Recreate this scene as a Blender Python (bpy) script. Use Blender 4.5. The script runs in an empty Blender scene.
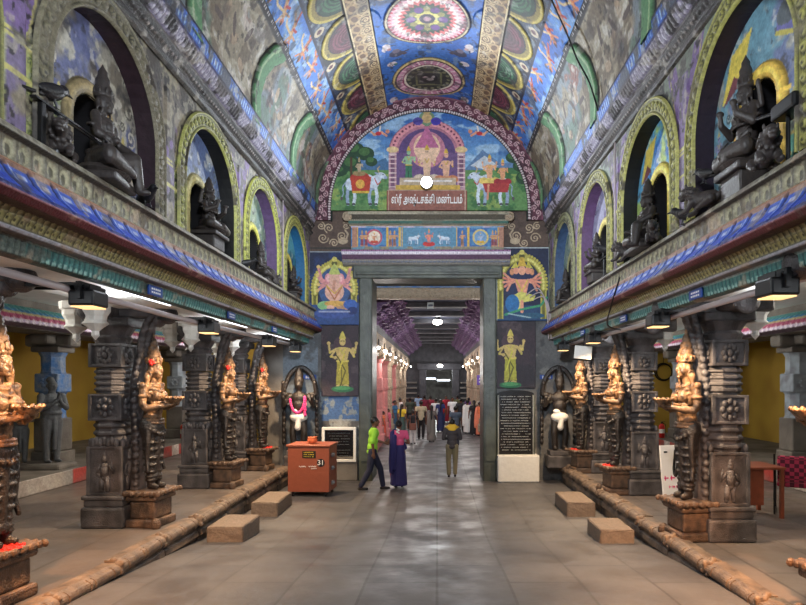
import bpy, bmesh, math, random
import numpy as np
from mathutils import Vector, Matrix, Euler
PI = math.pi
C = bpy.context.scene.collection
random.seed(7)

# ------------------------------------------------------------------ camera
CAMZ = 2.45
cam = bpy.data.cameras.new('camera')
co = bpy.data.objects.new('camera', cam); C.objects.link(co)
co.location = (0, 0, CAMZ); co.rotation_euler = (PI/2, 0, 0)
cam.sensor_width = 36; cam.lens = 36*600/806
cam.shift_x = -34/806; cam.shift_y = 79.5/806
cam.clip_end = 300
bpy.context.scene.camera = co

def at(px, py, Y):
    """world x and z of a point at distance Y"""
    return (px-437)*Y/600, CAMZ+(382-py)*Y/600

def lin(c):
    c = np.asarray(c, dtype=float)/255
    return np.where(c <= .04045, c/12.92, ((c+.055)/1.055)**2.4)

# ------------------------------------------------------------------ materials
def mat(name, col, rough=.7, metal=0, bump=0, bscale=20, var=0, vscale=3, col2=None, emit=0, detail=6, spec=.5, dist=.02, vor=0, alpha=None):
    m = bpy.data.materials.new(name); m.use_nodes = True
    nt = m.node_tree; N = nt.nodes; L = nt.links
    b = N['Principled BSDF']
    b.inputs['Roughness'].default_value = rough; b.inputs['Metallic'].default_value = metal
    b.inputs['Specular IOR Level'].default_value = spec
    tc = N.new('ShaderNodeTexCoord')
    src = None
    if col == 'Col':
        a = N.new('ShaderNodeAttribute'); a.attribute_name = 'Col'; src = a.outputs['Color']
    else:
        r = N.new('ShaderNodeRGB'); r.outputs[0].default_value = (*lin(col), 1); src = r.outputs[0]
    if col2 is not None:
        n = N.new('ShaderNodeTexNoise'); n.inputs['Scale'].default_value = vscale; n.inputs['Detail'].default_value = detail
        n.inputs['Roughness'].default_value = .65
        L.new(tc.outputs['Object'], n.inputs['Vector'])
        rp = N.new('ShaderNodeMapRange'); rp.inputs[1].default_value = .38; rp.inputs[2].default_value = .62
        L.new(n.outputs['Fac'], rp.inputs[0])
        mx = N.new('ShaderNodeMix'); mx.data_type = 'RGBA'
        L.new(rp.outputs[0], mx.inputs[0]); L.new(src, mx.inputs[6]); mx.inputs[7].default_value = (*lin(col2), 1)
        src = mx.outputs[2]
    if var:
        n = N.new('ShaderNodeTexNoise'); n.inputs['Scale'].default_value = vscale*4; n.inputs['Detail'].default_value = 8
        n.inputs['Roughness'].default_value = .7
        L.new(tc.outputs['Object'], n.inputs['Vector'])
        rp = N.new('ShaderNodeMapRange'); rp.inputs[1].default_value = .3; rp.inputs[2].default_value = .7
        rp.inputs[3].default_value = 1-var; rp.inputs[4].default_value = 1+var*.6
        L.new(n.outputs['Fac'], rp.inputs[0])
        mx = N.new('ShaderNodeMix'); mx.data_type = 'RGBA'; mx.blend_type = 'MULTIPLY'; mx.inputs[0].default_value = 1
        cb = N.new('ShaderNodeCombineColor')
        for k in range(3): L.new(rp.outputs[0], cb.inputs[k])
        L.new(src, mx.inputs[6]); L.new(cb.outputs[0], mx.inputs[7]); src = mx.outputs[2]
    L.new(src, b.inputs['Base Color'])
    if bump:
        n = N.new('ShaderNodeTexNoise'); n.inputs['Scale'].default_value = bscale; n.inputs['Detail'].default_value = 5
        L.new(tc.outputs['Object'], n.inputs['Vector'])
        h = n.outputs['Fac']
        if vor:
            v = N.new('ShaderNodeTexVoronoi'); v.inputs['Scale'].default_value = vor; L.new(tc.outputs['Object'], v.inputs['Vector'])
            ad = N.new('ShaderNodeMath'); ad.operation = 'MULTIPLY_ADD'; ad.inputs[1].default_value = 1.3
            L.new(v.outputs['Distance'], ad.inputs[0]); L.new(h, ad.inputs[2]); h = ad.outputs[0]
        bp = N.new('ShaderNodeBump'); bp.inputs['Strength'].default_value = bump; bp.inputs['Distance'].default_value = dist
        L.new(h, bp.inputs['Height']); L.new(bp.outputs[0], b.inputs['Normal'])
    if emit:
        L.new(src, b.inputs['Emission Color']); b.inputs['Emission Strength'].default_value = emit
    if alpha is not None: b.inputs['Alpha'].default_value = alpha
    return m

M = {}
M['paint'] = mat('painted_plaster', 'Col', .6, var=.42, vscale=4, bump=.5, bscale=30, dist=.014)
M['relief'] = mat('painted_relief', 'Col', .52, var=.5, vscale=6, bump=.6, bscale=45, dist=.02)
M['cloth'] = mat('woven_cloth', 'Col', .85)
M['stone'] = mat('grey_carved_stone', (98,94,96), .5, bump=.45, bscale=30, col2=(54,51,53), vscale=4, var=.4, vor=55, dist=.012)
M['stonepl'] = mat('plain_grey_stone', (128,124,118), .7, bump=.5, bscale=14, col2=(92,88,84), vscale=2, var=.2)
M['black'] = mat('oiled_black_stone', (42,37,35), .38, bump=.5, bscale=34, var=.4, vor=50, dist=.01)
M['idol'] = mat('oiled_dark_idol', (60,54,52), .46, bump=.5, bscale=26, var=.3, dist=.015)
M['lamplit'] = mat('oiled_stone_lamplight_tint', (148,112,80), .42, bump=.5, bscale=40, col2=(50,37,30), vscale=11, var=.3, vor=50, dist=.008)  # warm light on the upper statue bodies, put into the stone colour
M['brownst'] = mat('brown_carved_stone', (116,92,74), .5, bump=.5, bscale=30, col2=(62,50,44), vscale=6, var=.35, vor=45, dist=.012)
M['slate'] = mat('grey_statue_stone', (96,100,104), .5, bump=.5, bscale=26, var=.3)
M['kerb'] = mat('worn_kerb_stone', (140,120,102), .55, bump=.8, bscale=24, col2=(78,68,62), vscale=4, var=.3, dist=.02)
M['block'] = mat('granite_block', (128,112,98), .7, bump=.7, bscale=28, var=.3, vscale=5)
M['white'] = mat('whitewashed_plaster', (226,226,222), .7, bump=.3, bscale=25, var=.1)
M['soffit'] = mat('whitewashed_ceiling', (214,218,216), .8, bump=.3, bscale=8, var=.15, vscale=1)
M['yellow'] = mat('yellow_limewash', (196,164,66), .8, bump=.2, bscale=8, col2=(172,140,56), vscale=1, var=.12)
M['blue'] = mat('blue_limewash', (74,128,196), .7, bump=.4, bscale=16, col2=(150,160,170), vscale=4, var=.2)
M['pale'] = mat('pale_blue_limewash', (170,186,200), .7, bump=.4, bscale=16, col2=(130,136,146), vscale=4, var=.2)
M['jamb'] = mat('oiled_grey_jamb_stone', (84,90,80), .45, bump=.5, bscale=12, col2=(58,62,58), vscale=3, var=.3)
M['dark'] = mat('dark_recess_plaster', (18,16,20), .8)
M['metal'] = mat('black_painted_metal', (26,26,28), .4, metal=.3)
M['steel'] = mat('galvanised_steel', (150,152,155), .35, metal=.8)
M['conduit'] = mat('pale_conduit', (176,164,166), .4)
M['bulb'] = mat('lamp_glass', (255,250,240), .3, emit=14)
M['glare'] = mat('floodlight_glass', (245,248,255), .3, emit=45)
M['tube'] = mat('tube_light_glass', (235,245,255), .3, emit=4)
M['board'] = mat('white_board', (232,232,232), .5)
M['orange'] = mat('orange_brown_painted_steel', (150,80,58), .45, var=.12, bump=.1, bscale=30)
M['red'] = mat('red_enamel', (186,30,28), .3)
M['redfl'] = mat('red_petals', (206,36,30), .7, bump=.5, bscale=80)
M['pinkfl'] = mat('pink_petals', (220,60,130), .7, bump=.5, bscale=80)
M['wood'] = mat('brown_wood', (126,66,44), .45, var=.25, bump=.1)
M['kumkum'] = mat('kumkum_powder', (200,60,30), .9, bump=.5, bscale=60)
M['skin'] = mat('brown_skin', (112,74,54), .55)
M['hair'] = mat('black_hair', (20,17,17), .4, bump=.3, bscale=60)
M['crow'] = mat('black_feathers', (24,24,28), .4, bump=.3, bscale=60)
M['plaque'] = mat('black_granite', (22,23,26), .25)
M['pinkst'] = mat('pink_limewashed_pillar', (206,132,128), .7, var=.2, bump=.3)
M['corr'] = mat('dark_corridor_stone', (70,70,76), .6, bump=.6, bscale=14, col2=(46,46,52), vscale=3, var=.25)
M['corrceil'] = mat('dark_blue_grey_ceiling', (52,58,76), .7, bump=.4, bscale=4, var=.3)
M['purple'] = mat('purple_brown_brackets', (100,74,108), .6, bump=.9, bscale=14, var=.4, vor=14, dist=.04)
M['beige'] = mat('beige_carved_brackets', (168,150,128), .6, bump=.8, bscale=18, var=.3, vor=18, dist=.03)
M['signblue'] = mat('blue_enamel_sign', (30,70,150), .4)
M['text'] = mat('white_lettering', (240,240,238), .5)
M['textpink'] = mat('pink_lettering', (216,50,120), .5)
M['textyel'] = mat('yellow_lettering', (230,200,60), .5)
_cm = {}
def colmat(c, rough=.8, name='dyed_cloth'):
    k = (tuple(c), rough)
    if k not in _cm: _cm[k] = mat(name, c, rough, bump=.15, bscale=40, var=.08)
    return _cm[k]

# ------------------------------------------------------------------ object helpers
def link(name, me, m=None, parent=None, smooth=False):
    o = bpy.data.objects.new(name, me); C.objects.link(o)
    if m is not None and len(me.materials) == 0: me.materials.append(m)
    if parent is not None: o.parent = parent
    if smooth: me.polygons.foreach_set('use_smooth', [True]*len(me.polygons))
    return o
def obj(name, bm, m, parent=None, smooth=False):
    me = bpy.data.meshes.new(name)
    bmesh.ops.recalc_face_normals(bm, faces=bm.faces)
    bm.to_mesh(me); bm.free()
    return link(name, me, m, parent, smooth)
def struct(o): o['kind'] = 'structure'; return o
def sub(o, p):
    """make o a sub-part of the part p"""
    o.parent = p; o.matrix_parent_inverse = p.matrix_basis.inverted(); return o
def tag(o, label, cat, group=None):
    o['label'] = label; o['category'] = cat
    if group: o['group'] = group
    return o
def thing(name, label, cat, loc=(0,0,0), rz=0, group=None, scale=1):
    o = bpy.data.objects.new(name, None); C.objects.link(o)
    o.location = loc; o.rotation_euler = (0,0,rz); o.scale = (scale,)*3 if not isinstance(scale, tuple) else scale
    o.empty_display_size = .1
    return tag(o, label, cat, group)
def dup(root, label=None, loc=None, rz=None, scale=None, group=None):
    def cp(o, par):
        c = o.copy(); C.objects.link(c)
        if par is not None: c.parent = par
        for ch in list(o.children): cp(ch, c)
        return c
    r = cp(root, None)
    if label: r['label'] = label
    if group: r['group'] = group
    if loc is not None: r.location = loc
    if rz is not None: r.rotation_euler = (0,0,rz)
    if scale is not None: r.scale = (scale,)*3 if not isinstance(scale, tuple) else scale
    return r

def box(bm, x0, x1, y0, y1, z0, z1, bev=0, R=None):
    r = bmesh.ops.create_cube(bm, size=1)
    vs = r['verts']
    T = Matrix.Translation(((x0+x1)/2,(y0+y1)/2,(z0+z1)/2)) @ Matrix.Diagonal((abs(x1-x0),abs(y1-y0),abs(z1-z0),1))
    if R is not None: T = R @ T
    bmesh.ops.transform(bm, matrix=T, verts=vs)
    if bev:
        es = list({e for v in vs for e in v.link_edges})
        bmesh.ops.bevel(bm, geom=es, offset=bev, segments=2, affect='EDGES', profile=.5)
def tube(bm, pts, rad, n=8, cap=True):
    """tube along pts; rad is a number or a list"""
    P = [Vector(p) for p in pts]
    if not hasattr(rad, '__len__'): rad = [rad]*len(P)
    rings = []; up = None
    for i, p in enumerate(P):
        d = (P[min(i+1,len(P)-1)]-P[max(i-1,0)])
        if d.length < 1e-9: d = Vector((0,0,1))
        d.normalize()
        if up is None:
            up = Vector((0,0,1)) if abs(d.z) < .9 else Vector((1,0,0))
        a = d.cross(up)
        if a.length < 1e-5: a = d.cross(Vector((.3,.8,.5)))
        a.normalize(); b = d.cross(a).normalized(); up = -b if False else up
        rings.append([bm.verts.new(p+(a*math.cos(2*PI*k/n)+b*math.sin(2*PI*k/n))*rad[i]) for k in range(n)])
    for i in range(len(rings)-1):
        for k in range(n):
            bm.faces.new((rings[i][k], rings[i][(k+1)%n], rings[i+1][(k+1)%n], rings[i+1][k]))
    if cap:
        bm.faces.new(rings[0]); bm.faces.new(list(reversed(rings[-1])))
def lathe(bm, prof, n=16, loc=(0,0,0), rot0=0, sx=1, sy=1):
    """prof: list of (r,z)"""
    rings = []
    for r, z in prof:
        r = max(r, .0005)
        rings.append([bm.verts.new((loc[0]+sx*r*math.cos(rot0+2*PI*k/n), loc[1]+sy*r*math.sin(rot0+2*PI*k/n), loc[2]+z)) for k in range(n)])
    for i in range(len(rings)-1):
        for k in range(n):
            bm.faces.new((rings[i][k], rings[i][(k+1)%n], rings[i+1][(k+1)%n], rings[i+1][k]))
    bm.faces.new(rings[0]); bm.faces.new(list(reversed(rings[-1])))
def ell(bm, c, r, R=None, seg=14):
    if not hasattr(r, '__len__'): r = (r,r,r)
    q = bmesh.ops.create_uvsphere(bm, u_segments=seg, v_segments=max(8, seg*2//3), radius=1)
    T = Matrix.Translation(c)
    if R is not None: T = T @ Euler(R).to_matrix().to_4x4()
    bmesh.ops.transform(bm, matrix=T @ Matrix.Diagonal((*r,1)), verts=q['verts'])
def cap(bm, p0, p1, r0, r1=None, n=10):
    if r1 is None: r1 = r0
    p0, p1 = Vector(p0), Vector(p1)
    d = p1-p0
    tube(bm, [p0, p1] if d.length > 1e-6 else [p0, p0+Vector((0,0,.001))], [r0, r1], n)
    ell(bm, p0, r0*.995, seg=n); ell(bm, p1, r1*.995, seg=n)
def chain(bm, pts, rad, n=10):
    for i in range(len(pts)-1):
        cap(bm, pts[i], pts[i+1], rad[i], rad[i+1], n)
def torus(bm, c, R, r, rot=(0,0,0), n=20, m=6, sx=1, sy=1):
    T = Matrix.Translation(c) @ Euler(rot).to_matrix().to_4x4()
    V = [[bm.verts.new(T @ Vector((sx*(R+r*math.cos(b))*math.cos(a), sy*(R+r*math.cos(b))*math.sin(a), r*math.sin(b))))
          for b in (2*PI*j/m for j in range(m))] for a in (2*PI*i/n for i in range(n))]
    for i in range(n):
        for j in range(m):
            bm.faces.new((V[i][j], V[(i+1)%n][j], V[(i+1)%n][(j+1)%m], V[i][(j+1)%m]))
def fuse(name, bm, m, parent=None, vox=.02, smooth=2, color=None):
    """remesh everything in bm to one continuous surface"""
    me = bpy.data.meshes.new('tmp'); bm.to_mesh(me); bm.free()
    o = bpy.data.objects.new('tmp', me); C.objects.link(o)
    r = o.modifiers.new('r', 'REMESH'); r.mode = 'VOXEL'; r.voxel_size = vox; r.use_smooth_shade = True
    if smooth:
        s = o.modifiers.new('s', 'SMOOTH'); s.iterations = smooth; s.factor = .5
    dg = bpy.context.evaluated_depsgraph_get(); dg.update()
    nm = bpy.data.meshes.new_from_object(o.evaluated_get(dg))
    bpy.data.objects.remove(o); bpy.data.meshes.remove(me)
    nm.name = name
    if color is not None:
        n = len(nm.vertices); c = np.empty(n*3); nm.vertices.foreach_get('co', c); c = c.reshape(-1,3)
        a = nm.color_attributes.new('Col', 'FLOAT_COLOR', 'POINT')
        q = np.ones((n,4)); q[:,:3] = lin(color(c)); a.data.foreach_set('color', q.ravel())
    nm.polygons.foreach_set('use_smooth', [True]*len(nm.polygons))
    nm.materials.clear(); nm.materials.append(m)
    return link(name, nm, None, parent)
def profile(name, pts, y0, y1, m, closed=False):
    """extrude an x/z outline along y"""
    bm = bmesh.new()
    a = [bm.verts.new((x, y0, z)) for x, z in pts]; b = [bm.verts.new((x, y1, z)) for x, z in pts]
    n = len(pts)
    for i in range(n if closed else n-1):
        j = (i+1) % n
        bm.faces.new((a[i], a[j], b[j], b[i]))
    if closed: bm.faces.new(a); bm.faces.new(list(reversed(b)))
    return struct(obj(name, bm, m))

# ------------------------------------------------------------------ painter
class Cv:
    """a painted surface: colour and relief height on a regular grid"""
    def __init__(s, u0, u1, v0, v1, du, bg, dv=None):
        dv = dv or du
        s.nu = int(round((u1-u0)/du))+1; s.nv = int(round(abs(v1-v0)/dv))+1
        s.u = np.linspace(u0, u1, s.nu); s.v = np.linspace(v0, v1, s.nv)
        s.U, s.V = np.meshgrid(s.u, s.v)
        s.c = np.empty((s.nv, s.nu, 3)); s.c[:] = bg
        s.h = np.zeros((s.nv, s.nu))
    def win(s, a, b, c, d):
        i = np.where((s.u >= a) & (s.u <= b))[0]; j = np.where((s.v >= min(c,d)) & (s.v <= max(c,d)))[0]
        if len(i) == 0 or len(j) == 0: return None
        return (slice(j[0], j[-1]+1), slice(i[0], i[-1]+1))
    def put(s, w, m, col, h=0, al=1):
        if col is not None:
            a = (m*al)[..., None]; s.c[w] = s.c[w]*(1-a)+np.asarray(col, float)*a
        if h: s.h[w] = np.where(m > .5, np.maximum(s.h[w], h), s.h[w])
    def rect(s, a, b, c, d, col, h=0, al=1):
        w = s.win(a, b, c, d)
        if w: s.put(w, np.ones(s.U[w].shape), col, h, al)
    def ell(s, cx, cy, rx, ry, col, rot=0, h=0, al=1, r0=0):
        R = max(rx, ry); w = s.win(cx-R, cx+R, cy-R, cy+R)
        if not w: return
        x = s.U[w]-cx; y = s.V[w]-cy; ca, sa = math.cos(rot), math.sin(rot)
        d = np.sqrt(((x*ca+y*sa)/rx)**2+((-x*sa+y*ca)/ry)**2)
        s.put(w, ((d <= 1) & (d >= r0)).astype(float), col, h, al)
    def poly(s, pts, col, h=0, al=1):
        p = np.array(pts, float); w = s.win(p[:,0].min(), p[:,0].max(), p[:,1].min(), p[:,1].max())
        if not w: return
        x = s.U[w]; y = s.V[w]; m = np.zeros(x.shape, bool)
        for i in range(len(p)):
            x1, y1 = p[i]; x2, y2 = p[(i+1) % len(p)]
            if y1 == y2: continue
            m ^= ((y1 > y) != (y2 > y)) & (x < (x2-x1)*(y-y1)/(y2-y1)+x1)
        s.put(w, m.astype(float), col, h, al)
    def line(s, pts, wd, col, h=0, al=1):
        p = np.array(pts, float)
        for i in range(len(p)-1):
            a, b = p[i], p[i+1]
            w = s.win(min(a[0],b[0])-wd, max(a[0],b[0])+wd, min(a[1],b[1])-wd, max(a[1],b[1])+wd)
            if not w: continue
            d = b-a; L = max((d**2).sum(), 1e-12)
            x = s.U[w]; y = s.V[w]; t = np.clip(((x-a[0])*d[0]+(y-a[1])*d[1])/L, 0, 1)
            q = np.hypot(x-a[0]-t*d[0], y-a[1]-t*d[1])
            s.put(w, (q < wd/2).astype(float), col, h, al)
    def noise(s, sc, seed=0, oc=4, su=1, sv=1):
        rg = np.random.default_rng(seed); out = np.zeros(s.U.shape); amp = 1; tot = 0
        for o in range(oc):
            k = sc*2**o; x = (s.u-s.u.min())*k*su; y = (s.v-s.v.min())*k*sv
            G = rg.random((int(y.max())+3, int(x.max())+3))
            xi = x.astype(int); yi = y.astype(int); fx = x-xi; fy = y-yi
            fx = fx*fx*(3-2*fx); fy = (fy*fy*(3-2*fy))[:, None]
            a = G[np.ix_(yi, xi)]; b = G[np.ix_(yi, xi+1)]; c = G[np.ix_(yi+1, xi)]; d = G[np.ix_(yi+1, xi+1)]
            out += amp*((a*(1-fx)+b*fx)*(1-fy)+(c*(1-fx)+d*fx)*fy); tot += amp; amp *= .55
        return out/tot
    def mottle(s, col, sc, th=.5, soft=.1, seed=0, al=1, reg=None, **k):
        n = s.noise(sc, seed, **k); m = np.clip((n-th)/soft, 0, 1)*al
        if reg is not None: m = m*reg
        s.put((slice(None), slice(None)), m, col)
    def mesh(s, name, f, m, parent=None, mask=None, relief=1, thick=None):
        """f(U,V,H) gives x, y, z arrays"""
        X, Y, Z = f(s.U, s.V, s.h*relief)
        n = s.nu*s.nv
        co_ = np.stack([X, Y, Z], -1).reshape(-1, 3)
        idx = np.arange(n).reshape(s.nv, s.nu)
        q = np.stack([idx[:-1,:-1], idx[:-1,1:], idx[1:,1:], idx[1:,:-1]], -1)
        if mask is not None:
            k = mask[:-1,:-1] & mask[:-1,1:] & mask[1:,1:] & mask[1:,:-1]; q = q[k]
        q = q.reshape(-1, 4)
        cc = s.c.reshape(-1, 3)
        if mask is not None:
            used = np.unique(q); rm = np.zeros(n, int); rm[used] = np.arange(len(used)); q = rm[q]; co_ = co_[used]; cc = cc[used]
        me = bpy.data.meshes.new(name)
        me.vertices.add(len(co_)); me.vertices.foreach_set('co', co_.ravel())
        me.loops.add(q.size); me.loops.foreach_set('vertex_index', q.ravel())
        me.polygons.add(len(q)); me.polygons.foreach_set('loop_start', np.arange(0, q.size, 4)); me.polygons.foreach_set('loop_total', np.full(len(q), 4))
        me.update(calc_edges=True); me.validate()
        a = me.color_attributes.new('Col', 'FLOAT_COLOR', 'POINT')
        w = np.ones((len(co_), 4)); w[:, :3] = lin(np.clip(cc, 0, 255)); a.data.foreach_set('color', w.ravel())
        o = link(name, me, m, parent, smooth=True)
        if thick:
            so = o.modifiers.new('t', 'SOLIDIFY'); so.thickness = thick; so.offset = -1
        return o

GOLD = (214,178,72); CREAM = (232,216,180); FLESH = (214,150,120)
def deity(c, x, y, h, s=1, skin=FLESH, cloth=(190,60,60), crown=GOLD, arms=2, seated=False, dirn=1, halo=None, wide=1):
    """figure drawn upright; y is the foot line, s=-1 when v runs downwards"""
    k = h; w = .1*k*wide
    Yy = lambda t: y+s*t*k
    if halo: c.ell(x, Yy(.8), .2*k, .2*k, halo)
    if seated:
        c.ell(x, Yy(.1), .32*k, .1*k, cloth); c.ell(x-.17*k, Yy(.14), .14*k, .09*k, cloth); c.ell(x+.17*k, Yy(.14), .14*k, .09*k, cloth)
        sh, hip, hd = .6, .2, .74
    else:
        c.poly([(x-w*.8, Yy(.48)), (x+w*.8, Yy(.48)), (x+w*1.0, Yy(.06)), (x-w*1.0, Yy(.06))], cloth)
        c.ell(x-w*.5, Yy(.03), w*.5, .03*k, skin); c.ell(x+w*.5, Yy(.03), w*.5, .03*k, skin)
        c.line([(x-w*.2, Yy(.46)), (x-w*.1, Yy(.08))], .02*k, np.array(cloth)*.6)
        c.line([(x-w*.8, Yy(.47)), (x+w*.8, Yy(.47))], .04*k, crown)
        sh, hip, hd = .7, .48, .8
    c.poly([(x-w*1.1, Yy(sh)), (x+w*1.1, Yy(sh)), (x+w*.7, Yy(hip)), (x-w*.7, Yy(hip))], skin)
    c.ell(x, Yy(sh-.02), w*1.15, .035*k, skin)
    c.line([(x-w*.5, Yy(sh)), (x, Yy(sh-.1)), (x+w*.5, Yy(sh))], .018*k, crown)
    for i in range(arms):
        sd = -1 if i % 2 else 1; up = i//2
        n = max(1, arms//2-1); a = (-.7+1.3*up/n) if arms > 2 else -.5
        ex, ey = (x+sd*w*1.75, sh-.15) if up == 0 else (x+sd*w*1.9, sh-.08)
        hx, hy = (x+sd*w*(1.1 if i % 2 else 1.6), sh-(.17 if i % 2 else .02)) if up == 0 else (x+sd*w*2.1, sh+.08)
        c.line([(x+sd*w, Yy(sh-.02)), (ex, Yy(ey)), (hx, Yy(hy))], .034*k, skin)
        c.ell(ex, Yy(ey), .02*k, .02*k, crown); c.ell(hx, Yy(hy), .03*k, .03*k, skin)
    c.ell(x, Yy(hd+.01), .055*k, .07*k, skin)
    c.line([(x-.03*k, Yy(hd+.02)), (x-.015*k, Yy(hd+.02))], .014*k, (40,25,25)); c.line([(x+.03*k, Yy(hd+.02)), (x+.015*k, Yy(hd+.02))], .014*k, (40,25,25))
    c.poly([(x-.06*k, Yy(hd+.06)), (x+.06*k, Yy(hd+.06)), (x+.03*k, Yy(hd+.15)), (x, Yy(hd+.2)), (x-.03*k, Yy(hd+.15))], crown)
def cow(c, x, y, L, s, dirn):
    W = (206,218,232); D = (150,168,196)
    P = lambda a, b: (x+dirn*a*L, y+s*b*L)
    for a, bend in ((-.4,-.03), (-.27,.05), (.2,-.04), (.33,.04)):
        c.line([P(a,.5), P(a+bend,.24), P(a+bend*.3,.03)], .085*L, W if bend > 0 else D); c.ell(*P(a+bend*.3,.03), .05*L, .03*L, (60,60,70))
    c.ell(*P(-.04,.56), .44*L, .17*L, W); c.ell(*P(-.33,.56), .15*L, .17*L, W); c.ell(*P(.25,.6), .17*L, .18*L, W)
    c.ell(*P(.15,.75), .1*L, .07*L, W); c.ell(*P(0,.43), .3*L, .05*L, D)
    c.poly([P(.22,.75), P(.42,.86), P(.5,.72), P(.34,.45)], W)
    c.ell(*P(.5,.8), .12*L, .075*L, W, rot=-s*dirn*.5); c.ell(*P(.6,.74), .05*L, .04*L, D)
    c.line([P(.42,.88), P(.38,.98), P(.44,1.04)], .03*L, (180,160,120)); c.line([P(.4,.84), P(.32,.87)], .04*L, D)
    c.line([P(.3,.72), P(.38,.55), P(.46,.62)], .025*L, (190,60,50)); c.ell(*P(.53,.82), .015*L, .015*L, (20,20,30))
    c.line([P(-.46,.62), P(-.55,.5), P(-.53,.3), P(-.58,.2)], .03*L, D); c.ell(*P(-.58,.18), .035*L, .05*L, (90,80,90))
def scroll(c, x, y, r, col, turns=2, wd=None, a0=0, sg=1, h=0):
    pts = [(x+r*(1-t)*math.cos(a0+sg*t*turns*2*PI), y+r*(1-t)*math.sin(a0+sg*t*turns*2*PI)) for t in np.linspace(0, .92, 26)]
    c.line(pts, wd or r*.16, col, h)
# ------------------------------------------------------------------ sweeps
def sweep(name, pts, a0, a1, du, paint, m, axis='y', sx=1, dv=None, flip=1):
    """painted moulding: outline pts (p,z) swept along an axis; v is arc length down the outline"""
    P = np.array(pts, float); L = np.r_[0, np.cumsum(np.hypot(*np.diff(P, axis=0).T))]
    cv = Cv(a0, a1, 0, L[-1], du, (128,128,128), dv or du)
    paint(cv, L)
    def f(U, V, H):
        p = np.interp(V, L, P[:,0]); z = np.interp(V, L, P[:,1])
        e = .01; dp = np.interp(V+e, L, P[:,0])-np.interp(V-e, L, P[:,0]); dz = np.interp(V+e, L, P[:,1])-np.interp(V-e, L, P[:,1])
        n = np.hypot(dp, dz)+1e-9; nx, nz = -dz/n*flip, dp/n*flip
        p = p+nx*H; z = z+nz*H
        return (p*sx, U, z) if axis == 'y' else (U, p, z)
    return struct(cv.mesh(name, f, m))
def bands(cv, L, cols):
    for i, c in enumerate(cols): cv.rect(-1e3, 1e3, L[i], L[i+1], c)

# ------------------------------------------------------------------ floor: a ramp that sinks towards the gate
def floor_z(Y): 
    t = np.clip((Y-5.2)/(10.5-5.2), 0, 1); return .33*(1-t*t*(3-2*t))
def slab_mat(name, c1, c2, mort, rough, sc):
    m = mat(name, c1, rough, col2=c2, vscale=.7, var=.22, bump=.25, bscale=9)
    nt = m.node_tree; N = nt.nodes; L = nt.links; b = N['Principled BSDF']
    br = N.new('ShaderNodeTexBrick'); tc = N.new('ShaderNodeTexCoord'); mp = N.new('ShaderNodeMapping')
    mp.inputs['Rotation'].default_value = (0,0,PI/2)
    L.new(tc.outputs['Object'], mp.inputs[0]); L.new(mp.outputs[0], br.inputs['Vector'])
    br.inputs['Scale'].default_value = sc; br.inputs['Mortar Size'].default_value = .012; br.inputs['Brick Width'].default_value = 1.3; br.inputs['Row Height'].default_value = .62
    br.inputs['Color1'].default_value = (1,1,1,1); br.inputs['Color2'].default_value = (.74,.76,.8,1); br.inputs['Mortar'].default_value = (*[mort]*3,1)
    old = b.inputs['Base Color'].links[0].from_socket
    mx = N.new('ShaderNodeMix'); mx.data_type = 'RGBA'; mx.blend_type = 'MULTIPLY'; mx.inputs[0].default_value = 1
    L.new(old, mx.inputs[6]); L.new(br.outputs['Color'], mx.inputs[7]); L.new(mx.outputs[2], b.inputs['Base Color'])
    n = N.new('ShaderNodeTexNoise'); n.inputs['Scale'].default_value = 1.7; n.inputs['Detail'].default_value = 6
    L.new(tc.outputs['Object'], n.inputs['Vector'])
    r = N.new('ShaderNodeMapRange'); r.inputs[1].default_value = .35; r.inputs[2].default_value = .65; r.inputs[3].default_value = rough-.16; r.inputs[4].default_value = rough+.16
    L.new(n.outputs['Fac'], r.inputs[0]); L.new(r.outputs[0], b.inputs['Roughness'])
    return m
M['floor'] = slab_mat('worn_stone_slabs', (108,106,107), (84,83,86), .55, .5, .8)
M['plat'] = slab_mat('platform_slabs', (124,112,104), (94,88,86), .6, .5, .7)
bm = bmesh.new()
xs = (-3.9, 3.4); ys = [-1]+[4+.35*i for i in range(24)]+[16, 20, 62]
rows = [[bm.verts.new((x, y, float(floor_z(y)))) for x in (-6, -3.6, -1, 1, 3.1, 6)] for y in ys]
for a, b in zip(rows, rows[1:]):
    for k in range(5): bm.faces.new((a[k], a[k+1], b[k+1], b[k]))
struct(obj('floor', bm, M['floor'], smooth=True))

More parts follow.
